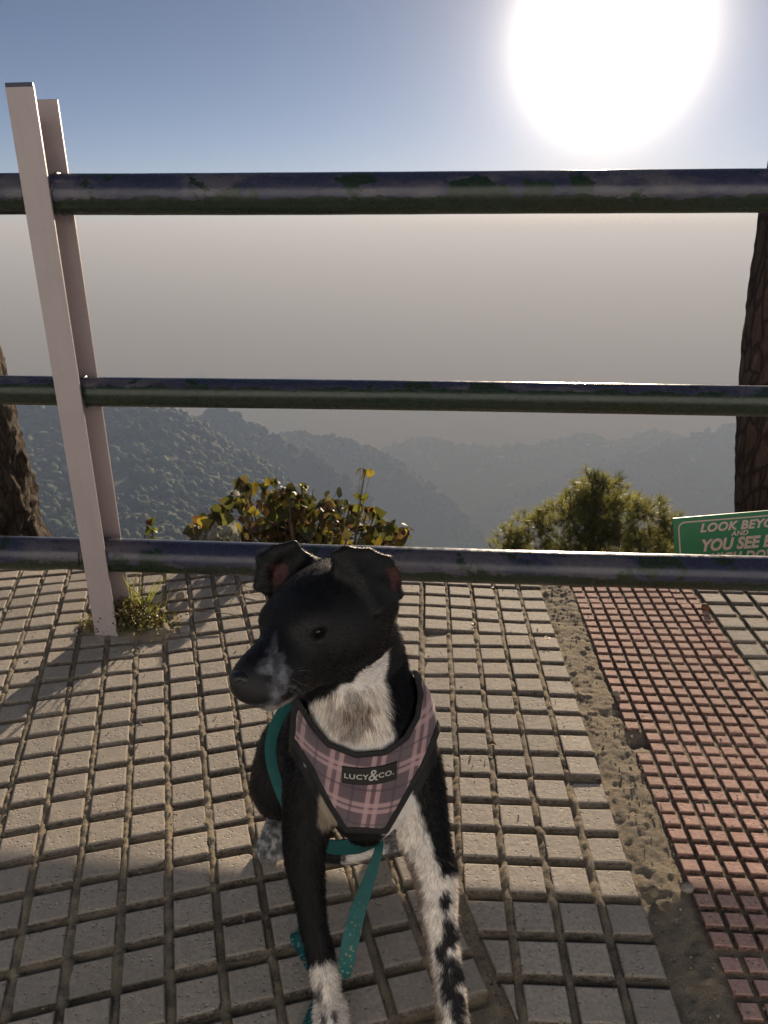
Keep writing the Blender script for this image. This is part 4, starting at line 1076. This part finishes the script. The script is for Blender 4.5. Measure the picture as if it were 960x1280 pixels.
for pts in (((285, 742), (300, 730), (318, 736)), ((292, 748), (302, 732), (330, 738)), ((300, 730), (296, 722), (286, 726)), ((296, 722), (312, 742), (326, 744))):
    mb.tube([gnd(*p, .012)-b0 for p in pts], [.0016, .0014, .0009], 5)
o = mb.build('twig', m_simple('pale_dry_stalk', (.30, .24, .16), .8), smooth=True); o.location = b0; tag(o, 'pale forked dry stalk on the tiles behind the dog ear', 'twig')
def scrap(p, size, c, label, seed, cat='leaf', name='dry_leaf'):
    rd = random.Random(seed); mb = MB(); heart(mb, Vector((0, 0, .003)), Vector((rd.gauss(0, 1), rd.gauss(0, 1), .1)), Vector((rd.gauss(0, .3), rd.gauss(0, .3), 1)), size, c, .5)
    o = mb.build(name, M['leaf'], colattr='tint'); o.location = p; tag(o, label, cat)
scrap(gnd(683, 800, .001), .017, (.75, .66, .60), 'tiny white petal on the grey tiles beside the dirt strip', 1, 'petal', 'petal')
scrap(gnd(612, 931, -.002), .016, (.12, .06, .03), 'brown curled leaf fragment in the tile joint right of the dog', 2)
scrap(gnd(592, 783, -.001), .014, (.12, .08, .05), 'small brown leaf fragment in a joint near the bottom rail', 3)
scrap(gnd(617, 738, .001), .016, (.05, .035, .03), 'dark leaf scrap on the tiles just under the bottom rail', 4)
scrap(gnd(325, 834, .001), .013, (.10, .05, .03), 'red brown leaf scrap on a joint left of the dog face', 5)

# loose grit and crumbs along the joints and the dirt strip
def grit():
    rg = np.random.default_rng(8); bm = bmesh.new(); bmesh.ops.create_icosphere(bm, subdivisions=1, radius=1)
    v = np.array([x.co[:] for x in bm.verts]); f = np.array([[x.index for x in p.verts] for p in bm.faces]); bm.free()
    n = 1400; y = rg.uniform(.5, 2.35, n); x = rg.uniform(-1.2, 1.2, n)
    k = rg.random(n) < .17; x[k] = .1205+.375+(y[k]-2.17)*.055+rg.uniform(.0, .09, k.sum()); k2 = rg.random(n) < .12; x[k2] = -.66+rg.normal(0, .09, k2.sum()); y[k2] = 1.86+rg.normal(0, .07, k2.sum())
    r = .0008+.0026*rg.random(n)**3+.0012*k*rg.random(n); r *= .8; zz = .004*np.sin(x*2.1+.4)*np.cos(y*1.7)+.0025*np.sin(x*5.3+y*4.1)+np.where(k, -.001, .0)
    sc = rg.uniform(.6, 1.4, (n, 1, 3)); jit = 1+rg.normal(0, .18, (n, len(v), 1))
    V = v[None]*jit*sc*r[:, None, None]+np.stack([x, y, zz+r*.5], -1)[:, None, :]; F = f[None]+(np.arange(n)*len(v))[:, None, None]
    tag(link('grit', mesh_np('grit', V.reshape(-1, 3), None, F.reshape(-1, 3)), M['stone']), kind='stuff')
import bmesh
grit()
# ------------------------------------------------------------------ hills
def tab(pts):
    s = []; t = []
    for x, y in pts: d = ray(x, y); s.append(d[0]/d[1]); t.append(-d[2]/d[1])
    s, t = np.array(s), np.array(t); o = np.argsort(s); return s[o], t[o]
RA = tab([(-300, 500), (0, 506), (60, 508), (120, 506), (210, 511), (240, 526), (300, 560), (360, 600), (420, 655), (470, 740), (600, 830), (1400, 900)])
RB = tab([(-300, 530), (180, 535), (225, 524), (240, 518), (268, 515), (297, 521), (327, 540), (343, 549), (400, 578), (460, 622), (520, 690), (600, 800), (1400, 900)])
RC = tab([(-300, 545), (300, 556), (343, 549), (360, 545), (377, 544), (393, 549), (418, 552), (443, 559), (468, 567), (493, 580), (518, 593), (535, 607), (560, 627), (600, 668), (650, 730), (1400, 860)])
RE = tab([(-300, 640), (400, 640), (560, 640), (640, 625), (720, 590), (800, 562), (843, 549), (877, 543), (918, 530), (960, 517), (1060, 500), (1400, 500)])
RD = tab([(-300, 600), (440, 590), (481, 565), (506, 555), (527, 549), (552, 555), (610, 560), (643, 557), (697, 554), (735, 545), (760, 550), (785, 549), (818, 541), (843, 546), (900, 560), (1400, 560)])
RX = tab([(-300, 474), (0, 474), (20, 471), (40, 464), (62, 470), (90, 477), (225, 478), (238, 467), (252, 463), (268, 468), (285, 476), (340, 474), (360, 469), (412, 470), (425, 477), (1400, 478)])
Tn = lambda s, T: np.interp(s, T[0], T[1])
PLAIN = -1080.
def hill_t(s, Y):
    a, b, c, e, d, x = [Tn(s, T) for T in (RA, RB, RC, RE, RD, RX)]
    fr = np.maximum(.435, a+.03)
    nodes = [(2.5, .62+0*s), (6, .95+0*s), (40, .78+0*s), (200, .62+0*s), (430, fr), (650, .5*fr+.5*a+.012), (900, a), (1010, a+.07), (1200, b), (1330, b+.06), (1650, c), (1850, c+.07), (2150, e), (2300, e+.035), (2700, d), (3000, d+.05), (3700, .27+0*s), (4700, x), (5400, -PLAIN/5400+0*s), (8000, -PLAIN/8000+0*s)]
    Ys = np.array([n[0] for n in nodes]); Tt = np.stack([n[1] for n in nodes], -1)
    k = np.clip(np.searchsorted(Ys, Y, side='right')-1, 0, len(Ys)-2); f = np.clip((Y-Ys[k])/(Ys[k+1]-Ys[k]), 0, 1)
    t0 = np.take_along_axis(Tt, k[..., None], -1)[..., 0]; t1 = np.take_along_axis(Tt, (k+1)[..., None], -1)[..., 0]
    return t0+(t1-t0)*f
def hill_z(s, Y):
    z = -hill_t(s, Y)*Y
    P = np.stack([s*Y, Y, 0*Y], -1); amp = smooth01(Y, 150, 500)*(1-smooth01(Y, 3600, 4600))
    z = z+amp*(.012*Y*fbm(P, 1/170., 5)-.010*Y*np.abs(fbm(P, 1/260., 4, 31)))
    return np.where(Y > 5400, PLAIN, z)
def m_hill():
    t = NT('wooded_hillside', .95)
    c = t.mix(t.noise(.02, 6), (.040, .055, .028), (.085, .088, .045))
    c = t.mix(t.ramp(t.noise(.012, 5, .65), [(.58, 0), (.66, .8)]), c, (.24, .165, .105)); t.col(c)
    t.bump(t.noise(.11, 6, .7), 9., 1.); return t.m
def terrain():
    ss = np.linspace(-1.5, 1.5, 700); Ys = np.concatenate([np.geomspace(2.52, 200, 60)[:-1], np.linspace(200, 3000, 300)[:-1], np.linspace(3000, 5400, 70)])
    Sg, Yg = np.meshgrid(ss, Ys); Zg = hill_z(Sg, Yg); V = np.stack([Sg*Yg, Yg, Zg-.12], -1).reshape(-1, 3)
    ny, nx = Sg.shape; i = np.arange(ny*nx).reshape(ny, nx); q = np.stack([i[:-1, :-1], i[:-1, 1:], i[1:, 1:], i[1:, :-1]], -1).reshape(-1, 4)
    tag(link('hills', mesh_np('hills', V, q, smooth=True), m_hill()), kind='structure')
    # hill top beside and behind the path, falling away all round
    mb = MB(); n = 48; rings = [(16, -.3), (60, -28), (400, -230), (1500, -700), (4000, PLAIN-3)]
    vs = [(0, -6, -.2)]+[(math.cos(2*math.pi*k/n)*r, -6+math.sin(2*math.pi*k/n)*r-(0 if r > 20 else 9.5), z) for r, z in rings for k in range(n)]
    fs = [(0, 1+k, 1+(k+1) % n) for k in range(n)]
    for j in range(len(rings)-1):
        for k in range(n):
            a0, a1 = 1+j*n+k, 1+j*n+(k+1) % n
            if math.sin(2*math.pi*(k+.5)/n) < -.05: fs.append((a0, a0+n, a1+n, a1))
    mb.add(vs, fs); tag(mb.build('hill_top', bpy.data.materials['wooded_hillside']), kind='structure')
    mb = MB(); Lm = 60000; mb.add([(-Lm, -Lm, PLAIN-1), (Lm, -Lm, PLAIN-1), (Lm, Lm, PLAIN-1), (-Lm, Lm, PLAIN-1)], [(0, 1, 2, 3)])
    t = NT('plain_fields', .95); t.col(t.mix(t.noise(.0012, 6), (.09, .10, .06), (.17, .15, .10)))
    tag(mb.build('plain', t.m), kind='structure')
terrain()
# forest ------------------------------------------------------------
import bmesh
def crown_variants(sub, n, seed):
    out = []
    for k in range(n):
        bm = bmesh.new(); bmesh.ops.create_icosphere(bm, subdivisions=sub, radius=1)
        v = np.array([x.co[:] for x in bm.verts]); f = np.array([[x.index for x in p.verts] for p in bm.faces]); bm.free()
        v[:, 2] = np.where(v[:, 2] < 0, v[:, 2]*.75, v[:, 2]*1.05); d = 1+1.2*fbm(v, 2.3, 3, seed+k*3.1)+1.3*fbm(v, 6.5, 3, seed+k)
        out.append((v*d[:, None], f))
    return out
def m_forest():
    t = NT('forest_canopy', .9); c = t.attr('tint'); t.col(t.mix(t.ramp(t.noise(1.1, 5, .8), [(.35, 0), (.65, 1)]), t.mix(1., c, (.55, .55, .55), 'MULTIPLY'), t.mix(1., c, (1.5, 1.5, 1.4), 'MULTIPLY')))
    t.translucent(t.mix(1., c, (1.5, 1.6, 1.2), 'MULTIPLY'), .2); return t.m
M['forest'] = m_forest()
def forest():
    rg = np.random.default_rng(5); Vs = []; Fs = []; Cs = []; base = 0; big = []
    for (y0, y1, s0, s1, n, sub, rad) in ((400, 640, -.62, -.02, 2000, 3, 3.9), (640, 930, -.62, .02, 3200, 2, 4.4), (1130, 1250, -.45, .10, 2200, 2, 5.0), (1560, 1700, -.35, .22, 2800, 1, 6.2), (2050, 2200, .15, .62, 2200, 1, 7.), (2600, 2760, -.05, .55, 2200, 1, 8.)):
        var = crown_variants(sub, 8, 2)
        Y = np.sqrt(rg.uniform(y0**2, y1**2, n)); s = rg.uniform(s0, s1, n)
        P = np.stack([s*Y, Y, 0*Y], -1); keep = (fbm(P, 1/60., 3, 8) < .15); Y, s = Y[keep], s[keep]
        z = hill_z(s, Y)
        if y0 == 400:
            order = np.argsort(Y); vis = [i for i in order if -.52 < s[i] < -.12][:70]; big = [(s[i]*Y[i], Y[i], z[i]) for i in vis]
            m = np.ones(len(Y), bool); m[vis] = False; Y, s, z = Y[m], s[m], z[m]
        n = len(Y); r = rad*(.40+1.05*rg.random(n)**1.6); k = rg.integers(0, 8, n); a = rg.uniform(0, 6.28, n)
        for j in range(8):
            I = np.where(k == j)[0]; v, f = var[j]; ca, sa = np.cos(a[I]), np.sin(a[I])
            X_ = v[None, :, 0]*ca[:, None]-v[None, :, 1]*sa[:, None]; Y_ = v[None, :, 0]*sa[:, None]+v[None, :, 1]*ca[:, None]
            W = np.stack([X_*r[I, None]+(s[I]*Y[I])[:, None], Y_*r[I, None]+Y[I, None], v[None, :, 2]*r[I, None]+(z[I]+r[I]*1.1)[:, None]], -1)
            Vs.append(W.reshape(-1, 3)); Fs.append((f[None]+(np.arange(len(I))*len(v))[:, None, None]+base).reshape(-1, 3)); base += len(I)*len(v)
            g = rg.uniform(.55, 1.4, len(I)); tint = np.stack([.034*g+.022*rg.random(len(I)), .084*g, .046*g], -1); Cs.append(np.repeat(tint, len(v), 0))
    o = link('forest', mesh_np('forest', np.concatenate(Vs), None, np.concatenate(Fs), smooth=False, attrs={'tint': np.concatenate(Cs)}), M['forest']); tag(o, kind='stuff')
    # the nearest trees one can tell apart
    protos = []
    for k in range(4):
        t = empty('hillside_pine', (0, 0, 0)); rd = random.Random(k); tr_ = MB(); tr_.tube([(0, 0, -1.5), (.1, 0, 5), (0, .1, 9)], [.28, .2, .1], 6); tr_.build('trunk', M['bark_brown'], t)
        VV = []; FF = []; b_ = 0; vv = crown_variants(2, 5, 40+k)
        for c in range(11):
            a = c*2.4; h = 4.2+c*.52; rr = 2.1*(1-(c/12.)**2)+.3; v, f = vv[c % 5]; q = v*np.array([1.25, 1.25, .75])*rd.uniform(.9, 1.35)+np.array([math.cos(a)*rr*.75, math.sin(a)*rr*.75, h]); VV.append(q); FF.append(f+b_); b_ += len(v)
        me = mesh_np('crown', np.concatenate(VV), None, np.concatenate(FF), smooth=True, attrs={'tint': np.tile([[.055, .075, .035]], (b_, 1))}); link('crown', me, M['forest'], t); protos.append(t)
    used = set(); rd = random.Random(3)
    for i, (x, y, z) in enumerate(big):
        p = protos[i % 4]
        if i < 4: o = p
        else:
            o = p.copy(); COL.objects.link(o)
            for c in p.children: d = c.copy(); COL.objects.link(d); d.parent = o
        o.location = (x, y, z); sc = rd.uniform(.65, 1.15); o.scale = (sc, sc, sc*rd.uniform(.85, 1.15)); o.rotation_euler = (0, 0, rd.uniform(0, 6))
        tag(o, 'hazy round crowned pine on the slope below the left of the railing', 'tree', 'pines on the near slope at left')
forest()
# a few white houses scattered over the far ridge
def houses():
    M['white_wall'] = m_simple('white_house_wall', (.78, .76, .72), .8); M['tin'] = m_simple('bright_tin_roof', (.75, .76, .78), .3, metallic=.6)
    rd = random.Random(12)
    for x, y, Y in ((735, 548, 2640), (757, 551, 2640), (763, 552, 2640), (627, 561, 2640), (699, 596, 2400), (640, 575, 2500), (868, 556, 2120)):
        X = at(x, y, Y).x; z = float(hill_z(np.array([X/Y]), np.array([float(Y)]))[0])+3.; w_, d_, h_ = rd.uniform(7, 13), 6, rd.uniform(5, 8)
        t = empty('hillside_house', (X, Y, z), rd.uniform(-.4, .4)); tag(t, 'tiny white house on the far hazy ridge right of centre', 'house', 'white houses scattered on the far ridge')
        mb = MB(); mb.box((0, 0, h_/2), (w_, d_, h_/2)); mb.build('wall', M['white_wall'], t)
        mb = MB(); mb.add([(-w_-1, -d_-1, h_+.02), (w_+1, -d_-1, h_+.02), (w_+1, d_+1, h_+.02), (-w_-1, d_+1, h_+.02), (-w_-1, 0, h_+3.5), (w_+1, 0, h_+3.5)], [(0, 1, 5, 4), (2, 3, 4, 5), (0, 4, 3), (1, 2, 5), (3, 2, 1, 0)])
        mb.build('roof', M['tin'], t)
houses()
# haze -------------------------------------------------------------
def haze():
    mb = MB(); mb.box((0, 9000, (PLAIN-2+140)/2), (30000, 32000, (140-PLAIN+2)/2)); t = bpy.data.materials.new('haze_air'); t.use_nodes = True; nt = t.node_tree; nt.nodes.clear()
    out = nt.nodes.new('ShaderNodeOutputMaterial'); v = nt.nodes.new('ShaderNodeVolumePrincipled')
    v.inputs['Color'].default_value = (.272, .375, .585, 1); v.inputs['Absorption Color'].default_value = (.30, .15, 0., 1); v.inputs['Density'].default_value = HAZE; v.inputs['Anisotropy'].default_value = HAZE_G; nt.links.new(v.outputs[0], out.inputs['Volume'])
    o = mb.build('haze', t); tag(o, kind='stuff')
HAZE, HAZE_G = .00048, .22
haze()
